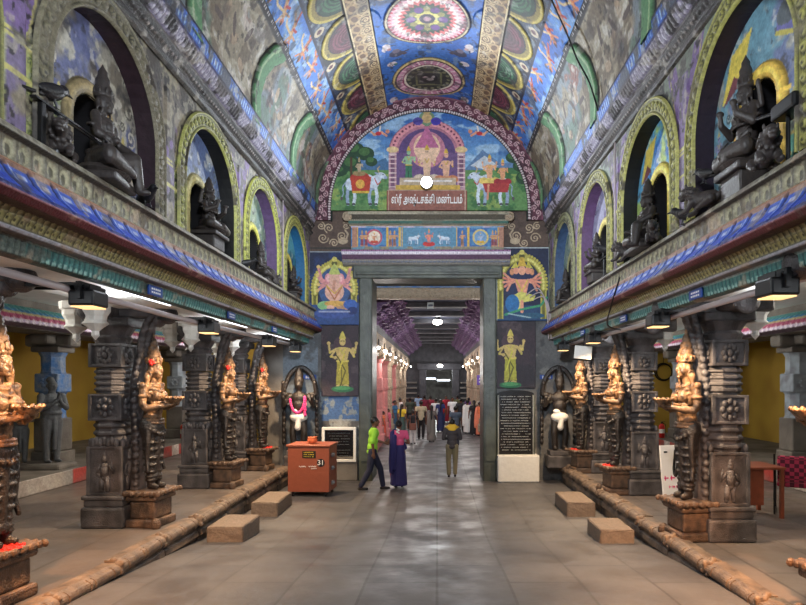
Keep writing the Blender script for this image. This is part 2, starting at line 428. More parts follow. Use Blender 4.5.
# platforms and back platforms
PH = .38; XL = -3.62; XR = 3.1
for side, x0, x1 in (('left', -12, XL), ('right', XR, 11)):
    bm = bmesh.new(); box(bm, x0, x1, -1, 14.9, -.3, PH); struct(obj('aisle_floor_'+side, bm, M['plat']))
    bm = bmesh.new(); box(bm, *((-12, -3.9) if side == 'left' else (3.5, 11)), 14.9, 21.2, -.3, PH); struct(obj('aisle_floor_'+side, bm, M['plat']))
for side, s, xe, xw in (('left', -1, 7.4, 10.8), ('right', 1, 6.9, 9.9)):
    bm = bmesh.new(); a, b = sorted((s*xe, s*(xw+.6))); box(bm, a, b, -1, 21.1, PH-.02, .68, .01); struct(obj('bench_platform_'+side, bm, M['stonepl']))
    bm = bmesh.new()                                       # red and white painted front of the step
    cv = Cv(-1, 21, PH+.01, .68, .05, (214,206,200), .02)
    for k in range(11): cv.rect(12.2+k*1.0, 12.7+k*1.0, 0, 1, (176,66,60))
    cv.rect(-1, 12.2, 0, 1, (158,154,150)); cv.mottle((120,110,105), 3, .5, .2, 4, .5)
    struct(cv.mesh('trim_step_'+side, lambda U, V, H: (np.full_like(U, s*(xe-.012)), U, V), M['paint'], thick=.01))
    bm.free()
    bm = bmesh.new(); a, b = sorted((s*xw, s*(xw+.3))); box(bm, a, b, -1, 21.3, .6, 4.2); struct(obj('wall_'+side, bm, M['yellow']))
    bm = bmesh.new(); a, b = sorted((s*(xw+.3), s*3.95)); box(bm, a, b, 21, 21.3, 0, 4.2); struct(obj('wall_aisle_end_'+side, bm, M['yellow']))
    bm = bmesh.new(); a, b = sorted((s*(xw+.3), s*(3.32 if s < 0 else 3.02))); box(bm, a, b, -1, 21.3, 3.98, 4.25); struct(obj('ceiling_aisle_'+side, bm, M['soffit']))

for side, a, b in (('left', -4.55, -3.33), ('right', 3.03, 3.85)):
    bm = bmesh.new(); box(bm, a, b, -1, 14.98, 3.5, 3.56); struct(obj('ceiling_soffit_'+side, bm, M['white']))

# ------------------------------------------------------------------ painted vault
VX, VZ, VR = -.19, 6.7, 2.8
def paint_vault(c):
    r = VR; deg = lambda a: a*PI/180*r
    # faded lunettes
    for sd in (-1, 1):
        reg = (np.abs(c.U) > deg(60)) & (np.sign(c.U) == sd)
        c.put((slice(None),)*2, reg.astype(float), (150,140,120))
        n1 = c.noise(1.2, 11+sd, 5, 1, 2.5); n2 = c.noise(5, 31+sd, 4, 1, .5); n3 = c.noise(.9, 51+sd, 4)
        for n, th, col in ((n1, .5, (112,100,84)), (n2, .55, (178,170,150)), (n3, .56, (120,136,150)), (n3*.5+n2*.5, .6, (150,96,84)), (n1*.4+n3*.6, .6, (96,122,104)), (n2, .66, (206,204,196))):
            c.put((slice(None),)*2, np.clip((n-th)/.05, 0, 1)*reg*.8, col)
        for k in range(-3, 6):                             # green transverse ribs, edge shadow painted as dark lines
            y = 9.9+2.5*k; e = deg(61)
            pts = [(sd*deg(90), y), (sd*deg(80), y-.16), (sd*deg(72), y-.12), (sd*deg(65), y+.08), (sd*e, y+.3)]
            c.line(pts, .42, (44,42,44)); c.line(pts, .33, (92,140,98), .05); c.line([(a-.0*sd, b-.1) for a, b in pts], .05, (150,180,136))
            pass
            for j in range(3):                             # faint figures in each lunette
                deity(c, sd*deg(70), y+.75+.45*j, sd*.55, 1, (176,150,128), (130,110,110), (170,160,110)) if False else None
                c.ell(sd*deg(72+4*j), y+.8+.4*j, .14, .08, (170,150,126), rot=j); c.ell(sd*deg(76-3*j), y+.6+.5*j, .05, .16, (96,84,80), rot=j)
    # blue sky with floating figures
    for sd in (-1, 1):
        a, b = sorted((sd*deg(46.5), sd*deg(59)))
        c.rect(a, b, -9, 99, (70,122,204))
        reg = ((c.U >= a) & (c.U <= b)).astype(float); c.mottle((128,176,230), 2.2, .48, .16, 5+sd, .9, reg, oc=5); c.mottle((48,92,180), 1.7, .56, .1, 15+sd, .7, reg); c.mottle((190,215,240), 4, .62, .08, 25+sd, .7, reg)
        rg = random.Random(3+sd)
        y = -.3
        while y < 15:
            x = sd*deg(52.5+rg.uniform(-2.5, 2.5)); t = rg.uniform(-.6, .6)+sd*.4; q = Vector((math.cos(t), math.sin(t)))*sd
            F = (218,140,96) if rg.random() < .7 else (206,160,120)
            P = lambda i, j: (x+q[0]*i-q[1]*j, y+q[1]*i+q[0]*j)
            c.line([P(-.2,0), P(.05,.02)], .1, F, .01); c.line([P(-.2,0), P(-.38,.1)], .05, F); c.line([P(-.2,-.02), P(-.4,-.06)], .05, (190,90,70)); c.ell(*P(.14,.03), .06, .06, (200,120,84)); c.ell(*P(.18,.05), .05, .03, (60,40,40))
            c.line([P(.02,.02), P(.12,.2)], .04, F); c.line([P(0,0), P(.1,-.16)], .04, F); c.line([P(-.02,.03), P(-.16,.24), P(-.26,.28)], .045, (226,200,150)); c.line([P(-.1,.0), P(-.05,-.12)], .05, (180,60,60))
            y += rg.uniform(.5, .72)
        c.line([(sd*deg(59.8), -9), (sd*deg(59.8), 99)], .13, (40,36,40), .02)
        for k in range(300): 
            if (k*7) % 10 < 6: c.rect(min(sd*deg(59.2), sd*deg(60.2)), max(sd*deg(59.2), sd*deg(60.2)), -1+k*.055, -1+k*.055+.025, (190,186,186))
    # scalloped fans
    for sd in (-1, 1):
        a, b = sorted((sd*deg(32), sd*deg(46.5)))
        c.rect(a, b, -9, 99, (54,66,92)); reg = ((c.U >= a) & (c.U <= b)).astype(float); c.mottle((128,140,150), 9, .55, .08, 71+sd, .8, reg); c.mottle((20,22,30), 7, .58, .06, 81+sd, .9, reg)
        for k in range(-1, 14):
            y = .68+k*1.19; g = k % 2; col = (74,20,36) if g else (24,62,42); col2 = (116,50,66) if g else (62,112,76)
            c.ell(sd*deg(32), y, deg(13.6), .56, (200,182,92), h=.03); c.ell(sd*deg(32), y, deg(12.3), .5, (140,124,56)); c.ell(sd*deg(32), y-.02, deg(10.4), .46, (24,22,26)); c.ell(sd*deg(32), y, deg(9.8), .43, col, h=.02)
            for q in (.84, .66, .48, .3): c.ell(sd*deg(32), y, deg(9.8*q), .43*q, col2, r0=.86)
            c.ell(sd*deg(43.5), y+.58, .12, .1, (206,190,160)); c.ell(sd*deg(43.5), y+.58, .06, .05, (90,50,60))
        c.line([(sd*deg(46.6), -9), (sd*deg(46.6), 99)], .06, (30,34,60))
    # gilt scroll borders
    for sd in (-1, 1):
        a, b = sorted((sd*deg(22), sd*deg(32)))
        c.rect(a, b, -9, 99, (92,70,50), h=.05); reg = ((c.U >= a) & (c.U <= b)).astype(float); c.mottle((150,120,84), 12, .5, .1, 91+sd, .9, reg)
        y = -.9; k = 0
        while y < 15.2:
            x = sd*deg(24.6); c.ell(x, y, .15, .15, (196,172,132), h=.015); c.ell(x, y, .115, .115, (110,84,60)); scroll(c, x, y, .1, (210,186,144), 1.6, .028, k)
            x2 = sd*deg(28.8); c.ell(x2, y+.15, .11, .16, (176,146,104), rot=.5*sd); c.ell(x2, y+.15, .06, .1, (110,82,60), rot=.5*sd); c.line([(x, y+.1), (x2, y+.3)], .03, (196,170,128))
            y += .31; k += 1
        for d in (22, 32): c.line([(sd*deg(d), -9), (sd*deg(d), 99)], .07, (30,26,30)); c.line([(sd*deg(d+(.6 if d == 22 else -.6)), -9), (sd*deg(d+(.6 if d == 22 else -.6)), 99)], .035, (216,196,150))
    dirt = 1
    # blue crown panel with round yantras
    c.rect(-deg(21.6), deg(21.6), -9, 99, (62,116,196)); reg = (np.abs(c.U) < deg(21.6)).astype(float); c.mottle((44,92,176), 1.2, .5, .2, 6, .7, reg)
    for k in range(-5, 3):
        y = 11.6+2.27*k; R = .86
        odd = k % 2
        if not odd:
            c.ell(0, y, R, R, (60,44,44), h=.03); c.ell(0, y, R*.97, R*.97, (206,190,150)); c.ell(0, y, R*.93, R*.93, (60,36,46)); c.ell(0, y, R*.9, R*.9, (196,70,92))
            for rr, n, col in ((.82, 44, (226,178,188)), (.72, 40, (246,226,222)), (.6, 30, (214,110,110)), (.5, 26, (44,66,50))):
                for j in range(n):
                    a = 2*PI*j/n; a2 = 2*PI*(j+1)/n; am = (a+a2)/2
                    c.poly([(R*rr*math.cos(a), y+R*rr*math.sin(a)), (R*(rr+.1)*math.cos(am), y+R*(rr+.1)*math.sin(am)), (R*rr*math.cos(a2), y+R*rr*math.sin(a2))], col)
                c.ell(0, y, R*(rr+.004), R*(rr+.004), col)
            c.ell(0, y, R*.47, R*.47, (56,88,60))
            for j in range(6):
                a = PI/6+2*PI*j/6
                P = lambda rr, t: (R*rr*math.cos(t), y+R*rr*math.sin(t))
                c.poly([P(.46, a), P(.2, a+.55), P(.2, a-.55)], (214,206,120)); c.ell(*P(.36, a), .07, .07, (150,140,80)); c.ell(*P(.37, a+PI/6), .09, .09, (104,60,134))
            c.ell(0, y, R*.24, R*.24, (212,200,110)); c.ell(0, y, R*.18, R*.18, (52,40,70)); c.ell(0, y, R*.09, R*.09, (180,140,150))
        else:
            c.ell(0, y, R, R, (50,50,44)); c.ell(0, y, R*.98, R*.98, (222,200,140), h=.03); c.ell(0, y, R*.93, R*.93, (70,52,60)); c.ell(0, y, R*.88, R*.88, (214,150,176))
            for j in range(30):
                a = 2*PI*j/30; c.line([(R*.7*math.cos(a), y+R*.7*math.sin(a)), (R*.86*math.cos(a), y+R*.86*math.sin(a))], .035, (246,222,222))
            c.ell(0, y, R*.72, R*.72, (150,60,96)); c.ell(0, y, R*.68, R*.68, (236,226,206)); c.ell(0, y, R*.62, R*.62, (52,54,46)); 
            for j in range(18):
                a = 2*PI*j/18; c.ell(R*.54*math.cos(a), y+R*.54*math.sin(a), .045, .045, (130,130,96))
            c.rect(-R*.36, R*.36, y-R*.36, y+R*.36, (120,120,84)); c.rect(-R*.3, R*.3, y-R*.3, y+R*.3, (60,62,56)); c.ell(0, y, R*.24, R*.24, (24,22,26))
            c.ell(.03, y+.04, .09, .06, (226,220,214)); c.ell(-.08, y-.05, .07, .04, (200,180,180)); c.ell(.1, y-.06, .04, .07, (226,220,214), rot=.5)
        for sd in (-1, 1):                                 # small white and dark attendants between the discs
            yy = y+2.27/2
            c.ell(sd*.88, yy-.32, .1, .12, (222,212,214)); c.ell(sd*.82, yy-.22, .05, .05, (190,140,140)); c.ell(sd*.8, yy+.36, .11, .09, (228,216,220)); c.ell(sd*.72, yy+.4, .05, .04, (80,120,110))
            c.ell(sd*.68, yy, .16, .12, (66,66,92)); c.ell(sd*.52, yy+.04, .07, .05, (84,70,80)); c.line([(sd*.6, yy), (sd*.42, yy-.06)], .05, (66,66,92)); c.ell(sd*.68, yy-.1, .08, .08, (120,110,130))
for (a, b, d) in ((-1, 6.4, .05), (6.4, 15.0, .015)):
    cv = Cv(-VR*PI/2, VR*PI/2, a, b, d, (120,110,100)); paint_vault(cv)
    cv.mottle((70,62,60), 2.5, .6, .12, 201, .55, oc=6); cv.mottle((205,200,190), 5, .66, .05, 202, .4, oc=5); cv.mottle((40,36,38), 7, .66, .04, 203, .5, oc=4)
    struct(cv.mesh('ceiling', lambda U, V, H: (VX+(VR-H)*np.sin(U/VR), V, VZ+(VR-H)*np.cos(U/VR)), M['paint'], thick=.12 if d > .02 else None))

# ------------------------------------------------------------------ long cornices
def paint_upper(c, L):
    bands(c, L, [(92,90,86), (44,42,42), (126,122,118), (54,52,52), (110,106,104), (128,122,146), (34,38,100), (48,100,196), (26,30,70)])
    n = c.noise(3, 2, 5)
    for k in range(int((c.u[-1]-c.u[0])/.085)):            # row of petals
        y = c.u[0]+k*.085; c.ell(y, (L[5]+L[6])/2, .034, (L[6]-L[5])*.42, (176,172,190), h=.02); c.ell(y, (L[5]+L[6])/2+.01, .016, .03, (120,112,140))
        c.rect(y, y+.012, L[7], L[8], (36,70,150)); c.rect(y+.03, y+.05, L[7]+.03, L[8]-.03, (150,190,232))
        c.ell(y+.04, (L[3]+L[4])/2, .02, .02, (150,140,136), h=.01)
    c.put((slice(None),)*2, np.clip((n-.56)/.08, 0, 1)*.75, (70,64,60)); n = c.noise(5, 9, 5); c.put((slice(None),)*2, np.clip((n-.64)/.06, 0, 1)*.7, (186,180,170))
    c.mottle((36,34,36), 4, .6, .06, 77, .8, oc=5)
def up_prof(xw, xe): 
    t = lambda a: xw+(xe-xw)*a
    return [(xw+.02, 6.12), (t(.25), 6.15), (t(.3), 6.2), (t(.1), 6.24), (t(.5), 6.36), (t(.4), 6.42), (t(.85), 6.58), (t(.85), 6.62), (t(1.0), 6.78), (t(1.0), 6.82)][:10]
sweep('trim_1', up_prof(-3.17, -2.93), -1, 15, .014, paint_upper, M['relief'], flip=-1)
sweep('trim_2', up_prof(2.80, 2.57), -1, 15, .014, paint_upper, M['relief'], flip=1)

def low_prof(side):
    P = [(-3.6,4.28), (-3.02,4.28), (-2.99,4.22), (-3.05,4.2), (-3.05,4.04), (-3.0,4.01), (-2.99,3.96), (-2.95,3.88), (-2.87,3.80), (-2.85,3.76), (-2.9,3.70), (-3.04,3.71), (-3.11,3.60), (-3.07,3.58), (-3.09,3.55), (-3.19,3.55), (-3.21,3.42), (-3.3,3.40), (-3.34,3.5), (-3.34,3.98)]
    if side == 'left': return P
    return [(-x*.91, CAMZ+(z-CAMZ)*.955) for x, z in P]
def paint_low(c, L):
    bands(c, L, [(120,116,106), (150,146,130), (70,66,60), (138,134,116), (196,140,100), (150,110,90), (62,100,204), (54,90,204), (46,52,120), (92,30,40), (60,24,34), (150,140,100), (104,100,84), (176,176,186), (120,120,130), (70,130,128), (60,92,92), (60,62,60), (120,120,116)])
    u0, u1 = c.u[0], c.u[-1]
    for k in range(int((u1-u0)/.16)):
        y = u0+k*.16; m = (L[3]+L[4])/2
        c.ell(y, m, .062, (L[4]-L[3])*.46, (178,174,146), h=.018); c.ell(y, m+.01, .028, (L[4]-L[3])*.28, (96,94,78)); c.line([(y+.08, L[3]), (y+.08, L[4])], .02, (100,96,80))
        c.ell(y+.05, L[1]+.03, .03, .02, (128,122,108))
    for k in range(int((u1-u0)/.27)):                      # blue tiles ribs with white shines
        y = u0+k*.27; c.line([(y, L[6]), (y+.05, L[8])], .055, (44,48,92), .018); c.line([(y+.055, L[6]), (y+.1, L[8])], .02, (150,170,220)); c.rect(y+.1, y+.2, L[6]+.04, L[6]+.075, (176,190,232)); c.rect(y+.09, y+.24, L[7]+.02, L[8]-.01, (52,84,204))
    for k in range(int((u1-u0)/.075)):
        y = u0+k*.075
        c.ell(y, L[11]+.03, .026, .026, (214,206,160), h=.014); c.ell(y, L[11]+.09, .028, .034, (196,186,126), h=.012); c.ell(y, L[11]+.09, .012, .018, (80,74,54)); c.line([(y+.037, L[11]), (y+.037, L[12])], .012, (92,86,64))
        c.line([(y, L[15]), (y, L[16])], .022, (40,92,96), .008); c.ell(y+.037, L[16]-.01, .024, .03, (150,196,190), h=.01)
    c.rect(u0, u1, L[9]+.005, L[9]+.018, (176,120,130)); c.rect(u0, u1, L[15], L[15]+.018, (178,206,206))
    n = c.noise(2.2, 3, 6); c.put((slice(None),)*2, np.clip((n-.58)/.05, 0, 1)*.6, (92,80,72)); n = c.noise(4, 13, 5); c.put((slice(None),)*2, np.clip((n-.62)/.05, 0, 1)*.6, (184,160,140))
sweep('trim_3', low_prof('left'), -1, 15, .013, paint_low, M['relief'], flip=-1)
sweep('trim_4', low_prof('right'), -1, 15, .013, paint_low, M['relief'], flip=1)
# cornice over the back row of pillars
def paint_back(c, L):
    bands(c, L, [(150,146,136), (190,190,180), (84,164,168), (70,140,196), (206,196,150), (186,80,124), (206,190,226), (110,90,110)])
    for k in range(int((c.u[-1]-c.u[0])/.17)):
        y = c.u[0]+k*.17
        c.line([(y, L[2]), (y, L[3])], .03, (150,206,206), .02); c.ell(y, (L[3]+L[4])/2, .06, .05, (120,186,226), h=.02); c.line([(y, L[5]), (y, L[6])], .03, (150,50,96), .02); c.ell(y+.08, (L[6]+L[7])/2, .05, .05, (232,222,240), h=.02)
        if k % 8 == 0: c.rect(y, y+.3, L[0]+.02, L[1]-.02, (120,110,90)); c.ell(y+.15, (L[0]+L[1])/2, .1, .08, (200,190,150), h=.03)
BP = [(-7.75,4.0), (-7.7,3.86), (-7.6,3.84), (-7.5,3.76), (-7.42,3.7), (-7.4,3.66), (-7.36,3.58), (-7.36,3.5), (-7.6,3.46)]
sweep('trim_5', BP, -1, 21, .03, paint_back, M['relief'], flip=-1)
sweep('trim_6', [(-x-.5, z) for x, z in BP], -1, 21, .03, paint_back, M['relief'], flip=1)
for side, s, x in (('left', -1, 8.1), ('right', 1, 7.6)):
    bm = bmesh.new(); a, b = sorted((s*(x-.45), s*(x+.45))); box(bm, a, b, -1, 21, 3.45, 3.98); struct(obj('beam_'+side, bm, M['stonepl']))

# ------------------------------------------------------------------ niche walls
NH = .93
def arch_pts(yc, hw, z0, zs, n=20):
    return [(yc-hw, z0)]+[(yc-hw*math.cos(PI*k/n), zs+hw*math.sin(PI*k/n)) for k in range(n+1)]+[(yc+hw, z0)]
def tunnel(name, s, yc, hw, z0, zs, xa, xb, m, cap_m=None):
    bm = bmesh.new(); P = arch_pts(yc, hw, z0, zs)
    a = [bm.verts.new((xa, y, z)) for y, z in P]; b = [bm.verts.new((xb, y, z)) for y, z in P]
    for i in range(len(P)-1): bm.faces.new((a[i], a[i+1], b[i+1], b[i]))
    bm.faces.new((a[0], b[0], b[-1], a[-1]))
    if cap_m: bm.faces.new(b)
    return struct(obj(name, bm, m))
def niche_back(c, style, yc, z0, zs, L):
    """faded mural at the back of a niche; a dark inner shrine is cut at its centre"""
    rg = random.Random(style['seed'])
    c.c[:] = style['bg']
    for col, sc, th in style['mot']: c.mottle(col, sc, th, .08, rg.randint(0, 999), .9, oc=5)
    for dy, z, h, sk, cl in style['figs']: deity(c, yc+dy, z0+z, h, 1, sk, cl, style.get('crown', (190,176,110)))
    c.mottle((60,58,66), 7, .62, .05, 5, .6, oc=4); c.mottle((214,210,200), 8, .66, .04, 6, .6, oc=4)
    for k in range(12):
        yy = yc+rg.uniform(-.85,.85); zz = z0+rg.uniform(.7,1.5)
        if abs(yy-yc) > .4: scroll(c, yy, zz, rg.uniform(.05,.11), tuple(np.clip(np.array(style['bg'])*rg.choice((.55,.7,1.35)), 0, 255)), 1.5, .022, rg.random()*6)
    f = style['frame']
    c.line(arch_pts(yc+.02, .38, z0, zs-.1, 24), .17, np.array(f)*.62); c.line(arch_pts(yc+.02, .38, z0, zs-.1, 24), .12, f, .03)
    for y, z in arch_pts(yc+.02, .38, z0, zs-.1, 40): c.ell(y, z, .026, .026, np.clip(np.array(f)*1.2, 0, 255), h=.038)
    for z in (.15, .5, .72): 
        for sd in (-1, 1): c.rect(yc+.02+sd*.4-.09, yc+.02+sd*.4+.09, z0+z, z0+z+.04, np.clip(np.array(f)*1.15, 0, 255), h=.01)
PALE = (170,176,176)
STY = {
 'L0': dict(seed=1, bg=(120,110,130), mot=[((80,76,110),1,.5)], figs=[], frame=(150,150,90), rev=(50,30,30), arch=(150,150,84), fade=.4),
 'L1': dict(seed=2, bg=(148,144,134), mot=[((96,104,150),1.2,.55),((120,112,100),2.5,.5),((190,186,170),5,.6),((60,58,60),2.2,.66)], figs=[(-.68,.05,.95,(170,176,150),(110,150,190)),(-.47,.0,.85,(150,160,120),(150,180,200)),(.62,0,.8,(150,160,160),(120,150,180)),(.8,0,.6,(150,140,130),(90,100,130))], frame=(150,134,96), rev=(48,30,40), arch=(128,122,96), fade=.9),
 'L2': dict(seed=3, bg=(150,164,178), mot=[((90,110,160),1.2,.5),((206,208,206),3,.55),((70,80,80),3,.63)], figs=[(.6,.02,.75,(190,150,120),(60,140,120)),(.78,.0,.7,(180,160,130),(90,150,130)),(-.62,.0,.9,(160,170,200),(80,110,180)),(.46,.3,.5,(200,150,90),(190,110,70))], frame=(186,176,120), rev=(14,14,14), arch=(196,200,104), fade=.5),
 'L3': dict(seed=4, bg=(120,150,140), mot=[((150,170,140),1.5,.5),((90,84,140),2,.58),((220,224,220),3,.64)], figs=[(.55,.1,.7,(200,200,190),(90,130,190)),(.75,0,.6,(170,170,90),(70,130,110)),(-.6,.1,.8,(190,190,150),(190,190,80))], frame=(200,196,90), rev=(92,70,110), arch=(206,212,88), fade=.15),
 'L4': dict(seed=5, bg=(60,130,150), mot=[((110,180,190),1.5,.5),((40,80,130),2,.55)], figs=[(-.5,.1,.7,(190,180,120),(200,150,70)),(.5,.1,.7,(90,150,120),(60,140,100))], frame=(206,190,96), rev=(40,104,150), arch=(200,200,96), fade=.1),
 'R0': dict(seed=6, bg=(110,130,150), mot=[((80,90,130),1,.5)], figs=[], frame=(206,180,90), rev=(30,22,36), arch=(190,180,90), fade=.3),
 'R1': dict(seed=7, bg=(112,156,176), mot=[((150,176,190),1.5,.5),((110,120,160),2,.58),((170,170,160),4,.6)], figs=[(-.5,.0,.72,(150,176,160),(110,176,160)),(-.66,.0,.76,(190,176,160),(120,170,150)),(-.84,.0,.76,(170,180,160),(80,150,140)),(.56,0,.5,(200,200,190),(120,170,200)),(.7,0,.55,(170,150,130),(130,160,140)),(.82,.4,.5,(150,150,190),(120,120,170))], frame=(226,188,86), rev=(34,20,38), arch=(186,184,90), fade=.3, umbrella=True),
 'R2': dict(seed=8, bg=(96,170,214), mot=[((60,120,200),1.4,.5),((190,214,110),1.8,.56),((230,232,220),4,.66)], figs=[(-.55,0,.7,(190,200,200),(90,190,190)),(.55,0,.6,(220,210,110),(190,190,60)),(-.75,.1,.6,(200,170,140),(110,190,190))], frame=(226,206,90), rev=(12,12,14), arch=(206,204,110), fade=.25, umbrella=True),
 'R3': dict(seed=9, bg=(120,116,160), mot=[((150,150,180),1.5,.5),((90,70,120),2,.58)], figs=[(.6,0,.7,(226,170,90),(214,180,80)),(.74,.05,.7,(230,180,90),(214,140,80)),(-.6,.0,.6,(200,180,130),(190,90,100))], frame=(206,190,110), rev=(90,64,100), arch=(190,186,104), fade=.3),
 'R4': dict(seed=10, bg=(130,150,140), mot=[((90,120,120),1.5,.5),((180,186,170),2.5,.58)], figs=[(.5,0,.7,(170,180,170),(90,120,150)),(-.5,0,.7,(130,150,130),(90,120,110))], frame=(150,150,110), rev=(60,84,120), arch=(150,152,110), fade=.5),
}
def paint_wall(c, side, cents, z0, zs):
    left = side == 'left'
    c.c[:] = (128,124,112) if left else (120,132,118)
    c.mottle((100,96,90), 1.3, .5, .15, 3+left, .8, oc=6); c.mottle((160,156,134) if left else (130,150,130), 2.6, .55, .1, 8+left, .8, oc=5); c.mottle((50,48,48), 2, .64, .05, 18+left, .85, oc=6)
    cc = [cents[0]-2.6]+list(cents)+[cents[-1]+2.5]
    for i in range(len(cc)-1):
        m = (cc[i]+cc[i+1])/2
        if m > 14.7: continue
        fade = .35 if left and 6 < m < 8 else (.15 if not left else 0)
        c.rect(m-.24, m+.24, z0, zs+.2, (168,174,110)); c.rect(m-.11, m+.11, z0, zs+.9, (124,112,144), h=.02)
        for k in range(9):                                 # yellow green scroll borders on both sides of the lilac strip
            z = z0+.08+k*.115
            for sd in (-1, 1): scroll(c, m+sd*.17, z, .05, (92,104,64), 1.3, .018, k, sd, .008)
        for z in (zs-.25, zs, zs+.05): c.rect(m-.27, m+.27, z, z+.035, (196,190,120), h=.02)
        c.poly([(m-.11, zs+.1), (m-.5, 6.12), (m-.25, 6.12), (m, zs+.5), (m+.25, 6.12), (m+.5, 6.12), (m+.11, zs+.1)], (120,98,146)); c.line([(m-.14, zs+.1), (m-.4, 6.0)], .03, (170,160,110)); c.line([(m+.14, zs+.1), (m+.4, 6.0)], .03, (170,160,110))
    if left:                                               # plaster lost and blackened around the second bay
        n = c.noise(1.6, 44, 6); k = np.exp(-((c.U-7.2)/1.0)**2-((c.V-5.8)/.6)**2); c.put((slice(None),)*2, np.clip((n+k*.35-.6)/.08, 0, 1)*.9, (146,138,116)); c.put((slice(None),)*2, np.clip((n+k*.25-.72)/.05, 0, 1)*.9, (64,58,54))
    c.mottle((84,80,76), 5, .6, .05, 28, .8, oc=4); c.mottle((176,172,150), 9, .64, .05, 29, .6, oc=3); c.mottle((40,38,40), 11, .68, .04, 30, .8, oc=3)
for side, s, xw, cents, z0 in (('left', -1, -3.17, (3.2, 5.8, 8.4, 10.9, 13.4), 4.28), ('right', 1, 2.78, (2.95, 5.5, 7.97, 10.57, 13.15), 4.2)):
    zs = 5.0
    cv = Cv(-1, 15, z0-.02, 6.2, .0145, (0,0,0)); paint_wall(cv, side, cents, z0, zs)
    mk = np.ones(cv.U.shape, bool)
    for yc in cents:
        ins = (np.abs(cv.U-yc) < NH+.01) & (cv.V < zs) | (np.hypot(cv.U-yc, cv.V-zs) < NH+.01) & (cv.V >= zs)
        mk &= ~ins
    struct(cv.mesh('wall_niches_'+side, lambda U, V, H: (xw-s*H, U, V), M['paint'], mask=mk))
    for i, yc in enumerate(cents):
        st = dict(STY[('L' if s < 0 else 'R')+str(i)]); st['arch'] = tuple(np.array(st['arch'])*.62+np.array((110,108,90))*.26)
        D = .19
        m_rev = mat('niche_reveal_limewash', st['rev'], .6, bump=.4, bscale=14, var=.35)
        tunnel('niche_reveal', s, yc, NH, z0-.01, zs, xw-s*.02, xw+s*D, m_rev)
        b = Cv(yc-NH-.03, yc+NH+.03, z0-.02, zs+NH+.03, .014, (0,0,0)); niche_back(b, st, yc, z0, zs, s < 0)
        if st.get('umbrella'):
            b.poly([(yc+.35, zs+.42), (yc+.75, zs+.3), (yc+.55, zs+.72), (yc+.15, zs+.8)], (226,206,96)); b.poly([(yc+.33, zs+.38), (yc+.72, zs+.28), (yc+.5, zs+.5)], (120,70,80))
            b.ell(yc-.55, zs+.55, .3, .14, (110,110,170)); b.ell(yc-.55, zs+.62, .3, .14, (96,104,110)); b.line([(yc-.8, zs+.5), (yc-.5, zs+.38), (yc-.25, zs+.5)], .04, (190,180,90))
        mk = ~(((np.abs(b.U-yc-.02) < .3) & (b.V < zs-.1)) | (np.hypot(b.U-yc-.02, b.V-zs+.1) < .3))
        struct(b.mesh('niche_mural', lambda U, V, H: (xw+s*(D-H), U, V), M['paint'], mask=mk))
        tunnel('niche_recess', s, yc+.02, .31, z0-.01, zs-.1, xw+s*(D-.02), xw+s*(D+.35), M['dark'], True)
        # moulded arch band
        r0, r1 = NH-.02, NH+.2
        Ltot = PI*r0+2*(zs-z0)
        a = Cv(-Ltot/2, Ltot/2, 0, r1-r0, .014, st['arch'], .012)
        dk = np.array(st['arch'])*.5; hi = np.clip(np.array(st['arch'])*1.18, 0, 255)
        a.rect(-9, 9, 0, .025, hi, h=.02); a.rect(-9, 9, .19, .23, hi, h=.02); a.rect(-9, 9, .025, .04, dk); a.rect(-9, 9, .175, .19, dk)
        k = 0; t = -Ltot/2+.06
        while t < Ltot/2:
            a.ell(t, .108, .05, .055, dk); a.ell(t+.01, .112, .036, .042, hi, h=.02, rot=.6); a.ell(t, .108, .014, .02, dk); t += .115; k += 1
        if st['fade'] > .1:
            a.mottle((120,114,96), 3, .66-.25*st['fade'], .1, 77+i, .85); a.mottle((52,46,44), 3, .78-.25*st['fade'], .05, 97+i, .8)
        def fm(U, V, H):
            R = r0+V; th = np.clip(U/r0, -PI/2, PI/2); ex = np.abs(U)-PI/2*r0
            y = np.where(ex > 0, np.sign(U)*R, R*np.sin(th)); z = np.where(ex > 0, zs-ex, zs+R*np.cos(th))
            edge = np.where((V < .012) | (V > r1-r0-.012), 0, .035)
            return xw-s*(edge+H), yc+y, np.maximum(z, z0-.02)
        struct(a.mesh('niche_arch_moulding', fm, M['relief']))
    # solid masonry behind the niches so that no light leaks in
    bm = bmesh.new(); a, b = sorted((xw+s*.66, xw+s*.72)); box(bm, a, b, -1, 15, 4.2, 6.9); struct(obj('wall_core_'+side, bm, M['stonepl']))
